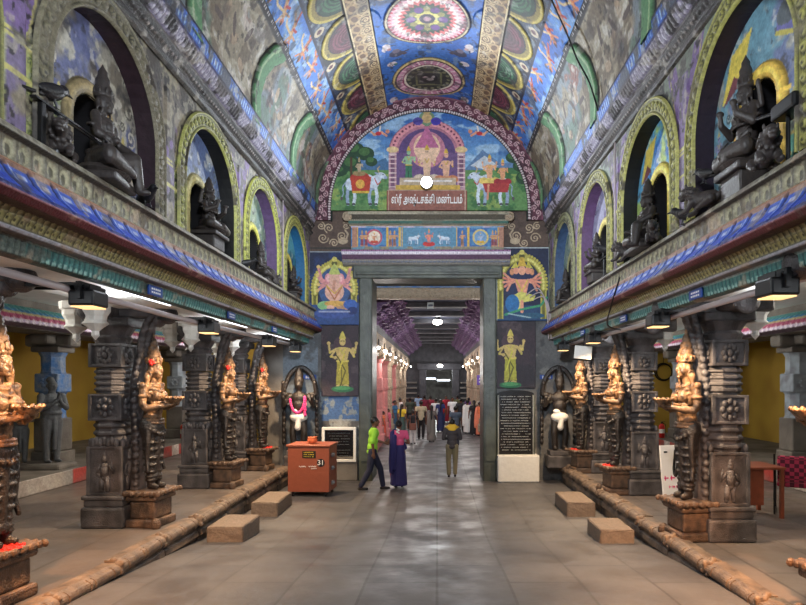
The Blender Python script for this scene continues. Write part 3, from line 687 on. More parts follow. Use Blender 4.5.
# ------------------------------------------------------------------ the gate wall (all its paintings use one 25 mm module)
GY = 15.0
gx = lambda u: (u-437)*.025
gz = lambda v: CAMZ+(382-v)*.025
def plane(y): return lambda U, V, H: (gx(U), y-H, gz(V))
c = Cv(283, 577, 205, 486, .55, (92,92,92))
c.mottle((70,70,72), .03, .5, .15, 1, .9, oc=6); c.mottle((128,126,120), .06, .58, .1, 2, .8, oc=5); c.mottle((50,50,52), .05, .62, .05, 3, .7, oc=5)
c.rect(283, 318, 340, 470, (98,110,122)); c.mottle((70,74,78), .08, .5, .1, 4, .9, reg=((c.U < 322) & (c.V > 330)).astype(float))
c.rect(309, 549, 205, 252, (92,74,64)); c.mottle((74,58,52), .08, .5, .1, 5, .8, reg=(c.V < 252).astype(float))
for sd, x0 in ((1, 334), (-1, 524)):                       # cream scrolls and swans
    K = (186,166,140)
    for (dx, y, r, a) in ((-11, 238, 5.5, 0), (-5, 228, 5, 2), (8, 236, 5, 1), (0, 243, 4.5, 3), (12, 226, 4, 4), (-13, 226, 4, 5)): scroll(c, x0+sd*dx, y, r, K, 1.8, 1.1, a, sd, .6*.02)
    c.ell(x0-sd*-9, 241, 5, 3.2, K); c.line([(x0+sd*12, 240), (x0+sd*14, 234), (x0+sd*11, 230)], 1.6, K)
c.rect(309, 549, 247, 249, (60,54,50))
# chipped blue limewash below the left deity
c.rect(322, 359, 395, 421, (58,92,140)); c.mottle((120,130,136), .14, .52, .05, 6, .95, reg=((c.U > 320) & (c.U < 360) & (c.V > 392) & (c.V < 430)).astype(float)); c.mottle((150,152,148), .1, .5, .1, 7, .8, reg=((c.U > 318) & (c.U < 360) & (c.V > 419)).astype(float))
mk = ~((c.U > 366) & (c.U < 489) & (c.V > 275))
struct(c.mesh('wall_front', plane(GY), M['paint'], mask=mk, relief=1))
bm = bmesh.new(); box(bm, gx(283)-.6, -1.9, 15.02, 15.9, -.05, 6.3); box(bm, 1.45, gx(577)+.6, 15.02, 15.9, -.05, 6.3); box(bm, gx(283), gx(577), 15.02, 15.9, 5.35, 9.7); struct(obj('wall_gate_core', bm, M['stonepl']))
# stone door frame
bm = bmesh.new(); box(bm, -1.93, -1.6, 14.82, 15.95, -.02, 5.22, .03); box(bm, -1.88, -1.66, 14.79, 14.83, .5, 5.0); struct(obj('door_1', bm, M['jamb']))
bm = bmesh.new(); box(bm, 1.14, 1.47, 14.82, 15.95, -.02, 5.22, .03); box(bm, 1.2, 1.41, 14.79, 14.83, .5, 5.0); struct(obj('door_2', bm, M['jamb']))
bm = bmesh.new(); box(bm, -2.08, 1.62, 14.78, 15.95, 5.0, 5.33, .03); box(bm, -2.0, 1.54, 14.73, 14.8, 5.08, 5.16, .02); struct(obj('trim_lintel', bm, M['jamb']))
# cornice over the door
def pc(c, L):
    bands(c, L, [(176,168,176), (120,84,120), (196,186,206), (96,70,96), (150,146,140), (90,96,100)])
    for k in range(120):
        x = c.u[0]+k*.05; c.ell(x, (L[2]+L[3])/2, .02, .03, (236,230,240), h=.01); c.rect(x, x+.02, L[1]+.01, L[2]-.01, (206,150,190)); c.ell(x, (L[4]+L[5])/2, .02, .03, (120,130,150), h=.008)
sweep('trim_door_cornice', [(14.98,5.7), (14.62,5.68), (14.6,5.63), (14.64,5.56), (14.7,5.46), (14.8,5.36), (14.98,5.30)], gx(344), gx(509), .02, pc, M['relief'], axis='x', flip=-1, dv=.012)
bm = bmesh.new(); box(bm, gx(344)+.01, gx(509)-.01, 14.82, 14.99, 5.33, 5.66); struct(obj('trim_door_cornice_core', bm, M['stonepl']))
# painted frieze
c = Cv(352, 503, 227, 251, .45, (64,110,170))
c.rect(352, 503, 227, 229.5, (190,180,200)); c.rect(352, 503, 248, 251, (150,140,120)); c.mottle((90,150,190), .12, .5, .1, 3, .7)
for x in (358, 388, 400, 403, 456, 468, 498): c.rect(x-1, x+1, 229, 248, (214,176,80), h=.01)
c.rect(403, 456, 229.5, 248, (90,140,170)); c.rect(353, 358, 229, 249, (176,130,110)); c.rect(498, 503, 229, 249, (176,130,110))
c.ell(375, 239, 8, 8, (190,90,110)); c.ell(375, 239, 6.2, 6.2, (236,220,200)); deity(c, 375, 245, 12, -1, FLESH, (200,80,60), seated=True, arms=4)
c.ell(480, 239, 8, 8, (210,190,120)); c.ell(480, 239, 6.2, 6.2, (120,160,200)); deity(c, 480, 245, 12, -1, (170,190,220), (210,170,60), seated=True, arms=4)
deity(c, 429, 248, 19, -1, (220,130,120), (190,50,50), arms=4, seated=True); 
for x, k in ((414, 1), (444, -1)): cow(c, x, 246.5, 11, -1, k)
for x in (363, 367, 391, 395, 462, 492, 495): deity(c, x, 248, 16, -1, (206,150,110), (150,70+x % 60,90))
o = c.mesh('painted_frieze', plane(14.9), M['paint'], relief=.02, thick=.08)
tag(o, 'long narrow painted frieze of small deities above the gateway cornice', 'frieze')
# stone ledge with carved ends
def pl(c, L):
    bands(c, L, [(120,118,104), (176,168,146), (96,92,84), (160,160,140), (70,110,100), (150,146,130)])
    for k in range(90): c.ell(c.u[0]+k*.05, (L[3]+L[4])/2, .02, .025, (206,200,176), h=.01)
    c.mottle((110,104,92), 2, .55, .1, 3, .6)
sweep('trim_ledge', [(14.98,6.64), (14.64,6.62), (14.62,6.54), (14.76,6.45), (14.7,6.4), (14.74,6.34), (14.95,6.28)], gx(350), gx(507), .02, pl, M['relief'], axis='x', flip=-1, dv=.012)
bm = bmesh.new(); box(bm, gx(350)+.01, gx(507)-.01, 14.8, 14.99, 6.3, 6.6)
for x in (gx(349), gx(508)): ell(bm, (x, 14.72, 6.5), (.11,.12,.1)); ell(bm, (x, 14.74, 6.56), (.08,.1,.05)); torus(bm, (x, 14.66, 6.5), .09, .03, (PI/2,0,0))
struct(obj('trim_ledge_core', bm, M['beige']))
# arch band
Rn, Ro = 2.42, 2.82
Lt = PI*Ro+.5
a = Cv(-Lt/2, Lt/2, 0, Ro-Rn, .02, (92,44,62), .012)
a.mottle((64,30,44), 4, .5, .1, 2, .8)
k = 0; t = -Lt/2
while t < Lt/2:
    scroll(a, t, .22+.045*(-1)**k, .075, (206,170,176), 1.5, .022, k*1.3, (-1)**k, .02); a.ell(t+.08, .27-.1*(k % 2), .03, .02, (196,150,160), h=.02); k += 1; t += .135
t = -Lt/2
while t < Lt/2: a.ell(t, .05, .022, .03, (226,216,216), h=.03); t += .07
a.rect(-9, 9, .085, .1, (40,20,30)); a.rect(-9, 9, 0, .018, (40,60,56)); a.rect(-9, 9, .36, .42, (120,70,90), h=.03)
def fa(U, V, H):
    R = Rn+V; th = np.clip(U/Ro, -PI/2, PI/2); ex = np.abs(U)-PI/2*Ro
    x = np.where(ex > 0, np.sign(U)*R, R*np.sin(th)); z = np.where(ex > 0, 6.7-ex, 6.7+R*np.cos(th))
    return VX+x, 14.82-H+np.where((V < .01) | (V > Ro-Rn-.01), .16, 0), z
struct(a.mesh('trim_arch', fa, M['relief']))
# tympanum painting
c = Cv(330, 529, 112, 212, .45, (60,120,190))
g = np.clip((c.V-112)/60, 0, 1)[..., None]; c.c[:] = np.array((36,88,168))*(1-g)+np.array((132,178,214))*g
c.mottle((170,200,224), .05, .5, .1, 4, .8, sv=2.5); c.mottle((20,60,120), .04, .6, .1, 14, .6)
c.poly([(330,172), (372,166), (386,160), (392,170), (392,180), (330,180)], (70,110,150)); c.poly([(464,172), (482,152), (500,166), (529,160), (529,185), (464,185)], (96,130,170)); c.poly([(470,168), (484,158), (498,168), (485,172)], (200,210,220))
c.rect(330, 529, 172, 212, (96,140,84)); c.mottle((60,110,66), .09, .5, .1, 5, .9, reg=(c.V > 170).astype(float)); c.mottle((150,170,90), .12, .58, .08, 6, .8, reg=(c.V > 176).astype(float))
for x, y, r in ((346,160,9), (355,152,10), (366,156,9), (340,172,9), (352,166,10), (372,164,6), (520,168,8), (512,160,7), (524,180,9)):
    c.ell(x, y, r, r*.75, (36,70,48)); c.ell(x-1, y-2, r*.6, r*.45, (70,110,64))
c.line([(352,160), (352,182)], 2, (80,60,44))
cow(c, 364, 207, 37, -1, 1); c.ell(361, 181, 10, 7, (176,60,50)); c.poly([(351,179), (372,179), (370,194), (353,194)], (186,66,50)); c.ell(361, 186, 4.5, 4.5, (220,170,80)); c.rect(353, 370, 193, 195, GOLD); deity(c, 360, 178, 20, -1, (190,170,140), (150,130,90), (170,160,110), seated=True)
cow(c, 491, 207, 37, -1, -1); deity(c, 489, 187, 33, -1, (226,170,130), (226,200,110), seated=True, arms=4); deity(c, 502, 187, 28, -1, (220,160,120), (160,50,60), seated=True)
c.poly([(482,185), (509,185), (507,194), (485,194)], (170,60,60)); c.line([(488,187), (487,201)], 2, FLESH)
for x, d in ((382, 1), (476, -1)):                         # flying attendants
    c.line([(x-d*7, 137), (x, 135)], 3, (226,160,130)); c.line([(x, 135), (x+d*5, 138)], 2.2, (226,160,130)); c.ell(x+d*6, 134, 2, 2, (210,140,110)); c.line([(x-d*7, 137), (x-d*12, 133)], 2, (226,170,140)); c.line([(x-d*2, 134), (x-d*1, 129)], 1.6, (230,220,210)); c.ell(x-d*3, 136, 3, 2, (190,50,60))
# central shrine
c.ell(427, 155, 38, 33, (150,96,120)); c.ell(427, 155, 35, 30, (214,190,190)); c.ell(427, 155, 31, 27, (180,120,140)); c.ell(427, 155, 28, 24, (92,70,120))
for k in range(25):
    t = PI*k/24; c.ell(427-34*math.cos(t), 155-29.5*math.sin(t), 2.6, 2.6, (220,150,160), h=.6); c.ell(427-34*math.cos(t), 155-29.5*math.sin(t), 1.1, 1.1, (110,50,80))
c.rect(389, 465, 155, 192, (110,84,130)); c.ell(427, 152, 18, 18, (196,130,150)); c.ell(427, 150, 13, 14, (236,200,170)); c.poly([(415,150), (427,128), (439,150)], (190,110,150))
for x in (389, 457):
    c.rect(x, x+8, 154, 193, (190,150,160)); c.rect(x+2, x+6, 158, 190, (120,84,110))
    for k in range(8): c.rect(x, x+8, 156+k*4.6, 157.2+k*4.6, (226,200,200))
    c.ell(x+4, 152, 6, 3, (226,200,150))
c.ell(427, 121, 8, 7, (110,140,110)); c.ell(427, 121, 5, 5, (200,170,120)); c.ell(427, 114, 4, 3, (190,160,110)); c.ell(418, 124, 5, 4, (80,70,150)); c.ell(436, 124, 5, 4, (70,60,170))
deity(c, 427, 186, 42, -1, (226,190,160), (214,196,176), seated=True, arms=4); deity(c, 409, 184, 36, -1, (150,190,150), (60,120,90)); deity(c, 446, 186, 38, -1, (230,180,150), (200,130,90), seated=True)
c.rect(400, 456, 180, 190, (196,176,150)); c.rect(396, 460, 187, 192, (206,170,80)); c.rect(404, 452, 182, 184, (236,230,226))
c.rect(388, 466, 192.5, 212, (150,96,84), h=.4); c.rect(388, 466, 192, 193, (206,180,160))
c.line([(389, 193), (389, 212)], .8, (206,180,160)); c.line([(465, 193), (465, 212)], .8, (206,180,160))
cx = 437+VX/.025; mk = np.hypot(c.U-cx, c.V-212) < 2.46/.025
o = c.mesh('tympanum_painting', plane(14.9), M['paint'], mask=mk, relief=.02, thick=.05)
tag(o, 'half-round painting of enthroned deities between two white bulls, above the gateway', 'painting')
o = bpy.data.curves.new('lettering', 'FONT'); o.body = '\u0bb8\u0bcd\u0bb0\u0bc0 \u0b85\u0bb7\u0bcd\u0b9f\u0b9a\u0b95\u0bcd\u0ba4\u0bbf \u0bae\u0ba3\u0bcd\u0b9f\u0baa\u0bae\u0bcd'
o.size = .3; o.align_x = 'CENTER'; o.align_y = 'CENTER'; o.extrude = .004; o.offset = .004
def text(body, size, loc, m, parent=None, rot=(PI/2,0,0), width=None, off=0, name='lettering'):
    t = bpy.data.curves.new(name, 'FONT'); t.body = body; t.size = size; t.align_x = 'CENTER'; t.align_y = 'CENTER'; t.extrude = .004; t.offset = off
    o = bpy.data.objects.new('t', t); C.objects.link(o); dg = bpy.context.evaluated_depsgraph_get(); dg.update()
    me = bpy.data.meshes.new_from_object(o.evaluated_get(dg)); bpy.data.objects.remove(o); me.name = name; me.materials.clear()
    r = link(name, me, m, parent); r.location = loc; r.rotation_euler = rot
    if width and len(me.vertices):
        w = max(v.co.x for v in me.vertices)-min(v.co.x for v in me.vertices)
        if w > 0: r.scale = (width/w, r.scale[1], 1)
    return r
tx = text(o.body, .27, (gx(427), 14.825, gz(202)), M['text'], width=1.75, off=.004); bpy.data.curves.remove(o)
tymp = [q for q in bpy.data.objects if q.name == 'tympanum_painting'][0]; tx.parent = tymp

# ------------------------------------------------------------------ the four painted deity boards
def board(name, label, u0, u1, v0, v1, fn, y=14.95):
    c = Cv(u0, u1, v0, v1, .4, (30,40,70)); fn(c); o = c.mesh(name, plane(y), M['paint'], relief=.02, thick=.03)
    return tag(o, label, 'painting')
def torana(c, x, y, r, h, base):
    G = (186,176,84); 
    for sd in (-1, 1): c.rect(x+sd*r-3, x+sd*r+3, y, base, G); c.rect(x+sd*r-1.4, x+sd*r+1.4, y, base, (110,110,50))
    pts = [(x-r*math.cos(t), y-h*math.sin(t)) for t in np.linspace(-.15, PI+.15, 30)]
    c.line(pts, 6.5, (126,120,50)); c.line(pts, 4.5, G)
    for p in pts: c.ell(*p, 1.2, 1.4, (226,220,130)); 
    for p in pts: c.ell(x+(p[0]-x)*1.15, y+(p[1]-y)*1.15, 1.3, 1.3, (190,180,80))
    c.ell(x, y-h-2, 6, 4.5, G); c.ell(x, y-h-2, 3, 2.4, (90,90,44)); c.ell(x, y-h-6, 2.6, 2.6, (216,206,110))
def ganesha(c):
    c.mottle((40,60,110), .08, .5, .1, 3, .8); c.rect(309, 360, 303, 326, (44,74,130)); torana(c, 335, 290, 19.5, 24, 305)
    c.ell(335, 288, 16, 20, (60,90,140)); P = (226,178,160)
    for sd in (-1, 1):
        for j, a in enumerate((-.9, -.3, .35, .8)): c.line([(335+sd*6, 284), (335+sd*13, 284+a*5), (335+sd*(16+j % 2), 280+a*14)], 2.6, (220,150,150)); c.ell(335+sd*(16+j % 2), 280+a*14, 1.8, 1.8, (226,196,120))
        c.ell(335+sd*6, 279, 3.6, 5, (226,150,160)); c.ell(335+sd*6, 279, 2.2, 3.4, (240,190,190))
        c.ell(335+sd*9, 306, 8, 4.5, (140,190,130) if sd < 0 else (190,150,120)); 
    c.ell(335, 292, 9.5, 10, P); c.ell(335, 280, 5.5, 6, P); c.line([(335, 282), (334, 290), (337, 295), (340, 292)], 2.8, (206,150,130)); c.poly([(329,275), (341,275), (338,268), (335,264), (332,268)], (186,196,110))
    c.line([(328,288), (335,300), (342,288)], 1.2, (190,120,80)); c.line([(327,286), (335,294), (343,286)], 1, GOLD); c.ell(335, 304, 10, 3, (216,170,90)); c.ell(331, 308, 4, 2.4, P)
    c.ell(335, 314, 20, 5, (60,84,150)); c.ell(351, 305, 7, 5, (60,100,180)); c.ell(353, 311, 5, 4, (30,50,110)); c.line([(320,312), (350,312)], 1.5, (150,160,190))
    c.rect(309, 360, 252, 253.2, (150,160,170)); c.rect(309, 310.2, 252, 326, (150,160,170))
def goddess5(c):
    c.mottle((24,34,70), .08, .5, .1, 4, .8); c.rect(496, 549, 306, 322, (34,70,110)); torana(c, 521.5, 285, 21.5, 26, 319)
    c.ell(521.5, 284, 17, 20, (30,44,84)); P = (226,156,130)
    for sd in (-1, 1):
        for j in range(5):
            a = -.35+j*.3; c.line([(521.5+sd*4, 281), (521.5+sd*11, 281+a*3), (521.5+sd*19*math.cos(a*.8), 279+19*math.sin(a*.8))], 2.2, (220,136,116) if j % 2 else P)
        c.ell(521.5+sd*6, 271, 2.8, 3.8, P); c.ell(521.5+sd*10, 272.5, 2.2, 3.2, (216,150,110)); c.poly([(521.5+sd*3.5, 268), (521.5+sd*11, 269), (521.5+sd*6, 262)], (200,190,80))
    c.poly([(514,280), (529,280), (526,294), (518,294)], P); c.ell(521.5, 271, 3.8, 4.6, (232,170,140)); c.poly([(517,267), (526,267), (523,258), (520,258)], GOLD)
    c.line([(516,281), (521.5,292), (527,281)], 1.4, (220,190,90)); c.poly([(509,298), (520,292), (535,296), (533,301), (521,303), (522,311), (515,312)], (214,210,110)); c.line([(521.5,302), (521.5,312)], 3, P)
    c.ell(512, 304, 7, 9, (40,110,170)); c.line([(505,315), (520,310), (540,306), (546,298)], 2.2, (60,150,110)); c.ell(530, 316, 14, 3, (40,90,120)); c.line([(508,314), (530,318)], 1.2, (150,180,190))
    c.rect(496, 549, 248, 249.2, (190,200,206)); c.rect(547.8, 549, 248, 322, (170,180,190)); c.rect(496, 497, 248, 322, (150,160,160))
def devi(x, y0, y1, cloth, seed):
    def f(c):
        c.c[:] = (52,38,48); c.mottle((36,30,40), .06, .5, .1, seed, .9, oc=5); c.mottle((84,70,74), .09, .62, .06, seed+5, .7, oc=5)
        h = y1-y0; c.ell(x, y0+h*.25, 9, 9, (70,50,60)); deity(c, x, y1, h, -1, (206,180,110), cloth, (206,190,90), arms=4, wide=1.15)
        c.line([(x-5, y0+h*.45), (x+3, y0+h*.7), (x-2, y0+h*.95)], 1.4, np.array(cloth)*.55); c.line([(x+2, y0+h*.4), (x-4, y0+h*.75)], 1.2, np.array(cloth)*1.2); c.ell(x, y1+1, 11, 3.2, (40,110,70)); c.ell(x, y1, 8, 1.8, (80,150,90))
    return f
board('deity_painting', 'painted board of a seated elephant-headed deity under a golden arch, left of the gate top', 309, 360, 252, 325, ganesha)
board('deity_painting', 'painted board of a many-armed five-headed deity in yellow cloth, right of the gate top', 496, 549, 248, 321, goddess5)
board('deity_painting', 'dark painted board of a standing goddess, gold cloth, green lotus, left of the gate', 322, 359, 325.5, 396, devi(343, 331, 388, (176,160,60), 1))
board('deity_painting', 'dark painted board of a standing goddess above the tall black slab, right of gate', 497, 535, 321.5, 388, devi(510, 329, 384, (170,166,60), 2))

# plaques
t = thing('wall_plaque', 'square black inscribed plaque in a white frame left of the gate, behind the orange box', 'plaque', (gx(340), 14.93, gz(444)))
bm = bmesh.new()
W_, H_ = .425, .43
for a, b, c_, d in ((-W_,W_,H_-.07,H_), (-W_,W_,-H_,-H_+.07), (-W_,-W_+.07,-H_+.07,H_-.07), (W_-.07,W_,-H_+.07,H_-.07)): box(bm, a, b, -.1, .06, c_, d, .01)
obj('frame', bm, M['white'], t)
bm = bmesh.new(); box(bm, -W_+.06, W_-.06, -.04, .06, -H_+.06, H_-.06, .005); psl = obj('slab', bm, M['plaque'], t)
bm = bmesh.new(); rg = random.Random(5)
def scribble(bm, x0, x1, z, y, h):
    """small illegible engraved characters"""
    x = x0
    while x < x1-h:
        w = rg.uniform(.6, 1.3)*h
        if rg.random() < .84:
            box(bm, x, x+w*.7, y-.004, y, z-h*.1, z+h*.12); box(bm, x+w*.1, x+w*.25, y-.004, y, z-h*.4, z+h*.4)
            if rg.random() < .6: box(bm, x+w*.5, x+w*.65, y-.004, y, z-h*.4, z+h*.3)
        x += w
for k in range(9): 
    if k != 5: scribble(bm, -.28+.03*(k % 3), .28-.04*(k % 2), .28-k*.07, -.041, .022)
obj('inscription', bm, mat('dull_lettering', (120,122,124), .6), psl)
t = thing('inscription_slab', 'tall black inscribed stone slab with arched top right of the gate', 'plaque', (gx(515), 14.95, gz(422)))
bm = bmesh.new(); n = 14; w, h = .45, .82
P = [(-w, -h), (w, -h), (w, h-.12)]+[(w*math.cos(PI*k/n), h-.12+.1*math.sin(PI*k/n)) for k in range(1, n)]+[(-w, h-.12)]
a = [bm.verts.new((x, -.12, z)) for x, z in P]; b = [bm.verts.new((x, .02, z)) for x, z in P]
bm.faces.new(a); bm.faces.new(list(reversed(b)))
for i in range(len(P)): bm.faces.new((a[i], a[(i+1) % len(P)], b[(i+1) % len(P)], b[i]))
obj('slab', bm, M['plaque'], t)
bm = bmesh.new()
for k in range(21): scribble(bm, -.38+.02*(k % 3), .38-.05*(k % 2), .64-k*.066, -.121, .026)
for a_, b_, c_, d_ in ((-.43,.43,-.8,-.79), (-.43,-.42,-.8,.68), (.42,.43,-.8,.68)): box(bm, a_, b_, -.124, -.12, c_, d_)
obj('inscription', bm, mat('pale_lettering', (200,202,200), .6), t)
bm = bmesh.new()
for s_ in (-1, 1): box(bm, s_*.45-.02, s_*.45+.02, -.14, .02, -.84, .68, .01)
obj('frame', bm, M['jamb'], t)
bm = bmesh.new(); box(bm, gx(497)-.02, gx(537), 14.62, 15.0, 0, .66, .03); o = obj('stone_plinth', bm, M['white']); tag(o, 'pale limewashed stone plinth standing under the tall black slab', 'plinth')
bm = bmesh.new(); box(bm, gx(318), gx(359)-.02, 14.86, 15.0, 0, .6, .02); struct(obj('trim_dado', bm, M['stonepl']))

# ------------------------------------------------------------------ corridor beyond the gate
bm = bmesh.new(); box(bm, -2.2, 2.0, 15.95, 42, 5.15, 5.4); struct(obj('ceiling_corridor', bm, M['corrceil']))
bm = bmesh.new()
for k in range(9): box(bm, -1.2, 1.1, 17.5+k*2.7, 17.9+k*2.7, 4.98, 5.16, .03)
struct(obj('beam_ceiling', bm, M['corr']))
bm = bmesh.new(); box(bm, -1.95, 1.5, 16.0, 16.3, 4.68, 4.97, .03)
for k in range(44): ell(bm, (-1.9+k*.078, 15.99, 4.73), (.03,.03,.03), seg=8)
struct(obj('beam_carved', bm, M['beige']))
bm = bmesh.new(); box(bm, -1.95, 1.5, 16.0, 16.25, 4.97, 5.15); struct(obj('beam_painted', bm, M['blue']))
for side, s, x in (('left', -1, 2.1), ('right', 1, 2.05)):
    bm = bmesh.new(); a, b = sorted((s*(x-.2), s*(x+3.2))); box(bm, a, b, 16, 42, 4.05, 4.3); struct(obj('ceiling_side_'+side, bm, M['corr']))
    bm = bmesh.new(); a, b = sorted((s*(x-.18), s*(x+.22))); box(bm, a, b, 16, 42, 3.72, 4.08, .02); struct(obj('beam_corridor_'+side, bm, M['beige']))
    bm = bmesh.new(); a, b = sorted((s*(x+3), s*(x+3.2))); box(bm, a, b, 21.3, 42, 0, 4.3); struct(obj('wall_corridor_'+side, bm, M['pinkst' if s < 0 else 'corr']))
    bm = bmesh.new(); a, b = sorted((s*(x-.1), s*(x+.5))); box(bm, a, b, 16, 42, 4.3, 5.3); struct(obj('wall_upper_'+side, bm, M['purple']))
    bm = bmesh.new(); a, b = sorted((s*(x+.05), s*(x+3))); box(bm, a, b, 16.0, 42, 0, .22); struct(obj('side_platform_'+side, bm, M['pinkst' if s < 0 else 'stonepl']))
# brackets stepping in to the ceiling
def bracket():
    bm = bmesh.new()
    for i, (x, z, w) in enumerate(((0,.1,.3), (.28,.32,.3), (.55,.55,.28), (.8,.78,.26))):
        box(bm, x-.2, x+.22, -w/2, w/2, z, z+.2, .03); ell(bm, (x+.2, 0, z+.06), (.12,.11,.13)); ell(bm, (x+.3, 0, z+.14), (.07,.08,.07)); box(bm, x-.1, x+.2, -w*.3, w*.3, z-.1, z)
    return bm
first = {}
for s, x in ((-1, 2.15), (1, 2.1)):
    for k in range(24):
        y = 16.9+k*1.05
        if s not in first:
            o = obj('ceiling_bracket', bracket(), M['purple']); first[s] = o
            tag(o, 'purple brown carved stone bracket stepping up to the corridor ceiling '+('on the left side' if s < 0 else 'on the right side'), 'bracket', 'ceiling brackets of the corridor '+('left' if s < 0 else 'right')+' row')
        else: o = dup(first[s])
        o.location = (s*x, y, 4.28-.1); o.rotation_euler = (0,0,0 if s < 0 else PI)
def corr_pillar(m, h=3.72):
    t = thing('corridor_pillar', '', 'pillar')
    bm = bmesh.new(); box(bm, -.27, .27, -.27, .27, 0, .35, .03); box(bm, -.22, .22, -.22, .22, .35, .6, .02); obj('base', bm, m, t)
    bm = bmesh.new(); box(bm, -.17, .17, -.17, .17, .6, 1.2, .02); lathe(bm, [(.2,1.2), (.18,1.25), (.18,1.9), (.22,1.95), (.22,2.05)], 8, rot0=PI/8); box(bm, -.18, .18, -.18, .18, 2.0, 2.4, .02); lathe(bm, [(.17,2.4), (.17,2.95), (.24,3.05), (.26,3.1)], 16); obj('shaft', bm, m, t)
    bm = bmesh.new(); box(bm, -.27, .27, -.27, .27, 3.1, 3.25, .03); box(bm, -.2, .3, -.16, .16, 3.25, h, .05); box(bm, -.16, .16, -.5, .5, 3.35, h, .05); ell(bm, (.28, 0, 3.38), (.1,.14,.14)); obj('capital', bm, M['beige'], t)
    return t
tag_mats = [('pinkst', 'pink limewashed'), ('beige', 'beige carved stone')]
protos = {k: None for k, _ in tag_mats}
for s, x in ((-1, 2.2), (1, 2.12)):
    for k in range(10):
        y = 17.3+k*2.45; key, wd = tag_mats[0 if (s < 0 and k in (0, 1, 2, 3, 5)) else 1]
        if protos[key] is None: protos[key] = o = corr_pillar(M[key])
        else: o = dup(protos[key])
        o.location = (s*x, y, .2); o.rotation_euler = (0,0,0 if s < 0 else PI)
        ordn = ['nearest the gate', 'second from the gate', 'third from the gate', 'fourth from the gate', 'fifth from the gate', 'sixth from the gate', 'seventh from the gate', 'eighth from the gate', 'ninth from the gate', 'farthest from the gate'][k]
        o['label'] = wd+' pillar in the '+('left' if s < 0 else 'right')+' row of the corridor, '+ordn; o['group'] = 'corridor pillars of the '+('left' if s < 0 else 'right')+' row'
# bulbs strung along the beams
def bulb():
    t = thing('hanging_bulb', '', 'lamp')
    bm = bmesh.new(); ell(bm, (0,0,0), .045); obj('glass', bm, M['bulb'], t)
    bm = bmesh.new(); tube(bm, [(0,0,.03), (0,0,.26)], .02); obj('socket', bm, M['metal'], t)
    return t
b0 = None
for s, x in ((-1, 1.75), (1, 1.72)):
    for k, yb in enumerate((16.4, 18, 20, 22.4, 25.4, 29.2, 34.5, 40)):
        if b0 is None: o = b0 = bulb()
        else: o = dup(b0)
        o.location = (s*x, yb, 3.48); o['label'] = 'bare round bulb in the string of lamps along the '+('left' if s < 0 else 'right')+' corridor beam'; o['group'] = 'string of bulbs on the '+('left' if s < 0 else 'right')+' beam'
for x, y, z, lab in ((0.02, 25, 4.95, 'round white lamp under the dark corridor ceiling, nearer one'), (.2, 40.5, 3.55, 'round white lamp above the far inner gateway')):
    t = thing('ceiling_lamp', lab, 'lamp', (x, y, z)); bm = bmesh.new(); ell(bm, (0,0,0), (.2,.2,.12)); obj('globe', bm, M['bulb'], t); bm = bmesh.new(); lathe(bm, [(.12,.08), (.12,.2)], 12); obj('mount', bm, M['metal'], t)
t = thing('ceiling_sign', 'small pale square sign hanging from the corridor ceiling just inside the gate', 'sign', at(430.5, 305.5, 19)[0:1]+(19, at(430.5, 305.5, 19)[1]))
bm = bmesh.new(); box(bm, -.1, .1, -.02, .02, -.1, .1, .005); obj('panel', bm, mat('pale_sign_face', (206,220,224), .5), t); bm = bmesh.new(); tube(bm, [(0,0,.1), (0,0,.3)], .01); obj('rod', bm, M['metal'], t)
bm = bmesh.new(); box(bm, -.07, .07, -.026, -.02, -.03, .03); obj('lettering', bm, mat('grey_lettering', (100,110,130), .6), t)
t = thing('hanging_sign', 'small purple lit signboard on the right of the corridor', 'sign', (2.1, 24, at(475, 380, 24)[1])); bm = bmesh.new(); box(bm, -.5, .0, -.03, .03, -.2, .2, .01); obj('panel', bm, mat('purple_sign', (96,60,170), .5), t)
bm = bmesh.new(); box(bm, -.42, -.08, -.036, -.03, .02, .08); box(bm, -.42, -.12, -.036, -.03, -.1, -.05); obj('lettering', bm, M['text'], t)
# far gate
bm = bmesh.new(); box(bm, -5.4, -1.05, 42, 42.6, 0, 5.4); box(bm, 1.45, 5.4, 42, 42.6, 0, 5.4); box(bm, -1.05, 1.45, 42, 42.6, 3.35, 5.4); struct(obj('wall_back', bm, M['corr']))
bm = bmesh.new()
for s, x0, x1 in ((-1, -1.25, -.75), (1, 1.05, 1.55)): box(bm, x0, x1, 41.6, 42.1, 0, 3.7, .03)
box(bm, -1.4, 1.7, 41.5, 42.1, 3.3, 3.75, .03); struct(obj('door_3', bm, M['corr']))
bm = bmesh.new()
for s in (-1, 1):
    for k in range(5): a, b = sorted((s*1.5+.1, s*2.9+.1)); box(bm, a, b, 41.5, 41.7, .9+k*.36, 1.02+k*.36, .02)
struct(obj('trim_bars', bm, M['stonepl']))
bm = bmesh.new(); box(bm, -3, 3.4, 62, 62.3, 0, 5); box(bm, -3, -2.7, 42.6, 62, 0, 5); box(bm, 3.1, 3.4, 42.6, 62, 0, 5); box(bm, -3, 3.4, 42.6, 62, 4.2, 4.4); struct(obj('wall_far_hall', bm, M['stonepl']))
for x, y, z, w, lab in ((.2, 50, 3.6, 1.3, 'long white tube light across the far hall beyond the inner gateway'), (-.6, 46, 2.7, .5, 'short white tube light on the left inside the far gateway'), (.6, 56, 2.6, .6, 'short tube light deepest in the far hall')):
    t = thing('tube_light', lab, 'lamp', (x, y, z)); bm = bmesh.new(); tube(bm, [(-w,0,0), (w,0,0)], .06); obj('tube', bm, M['tube'], t); bm = bmesh.new(); box(bm, -w, w, -.05, .05, .06, .12); obj('fitting', bm, M['white'], t)
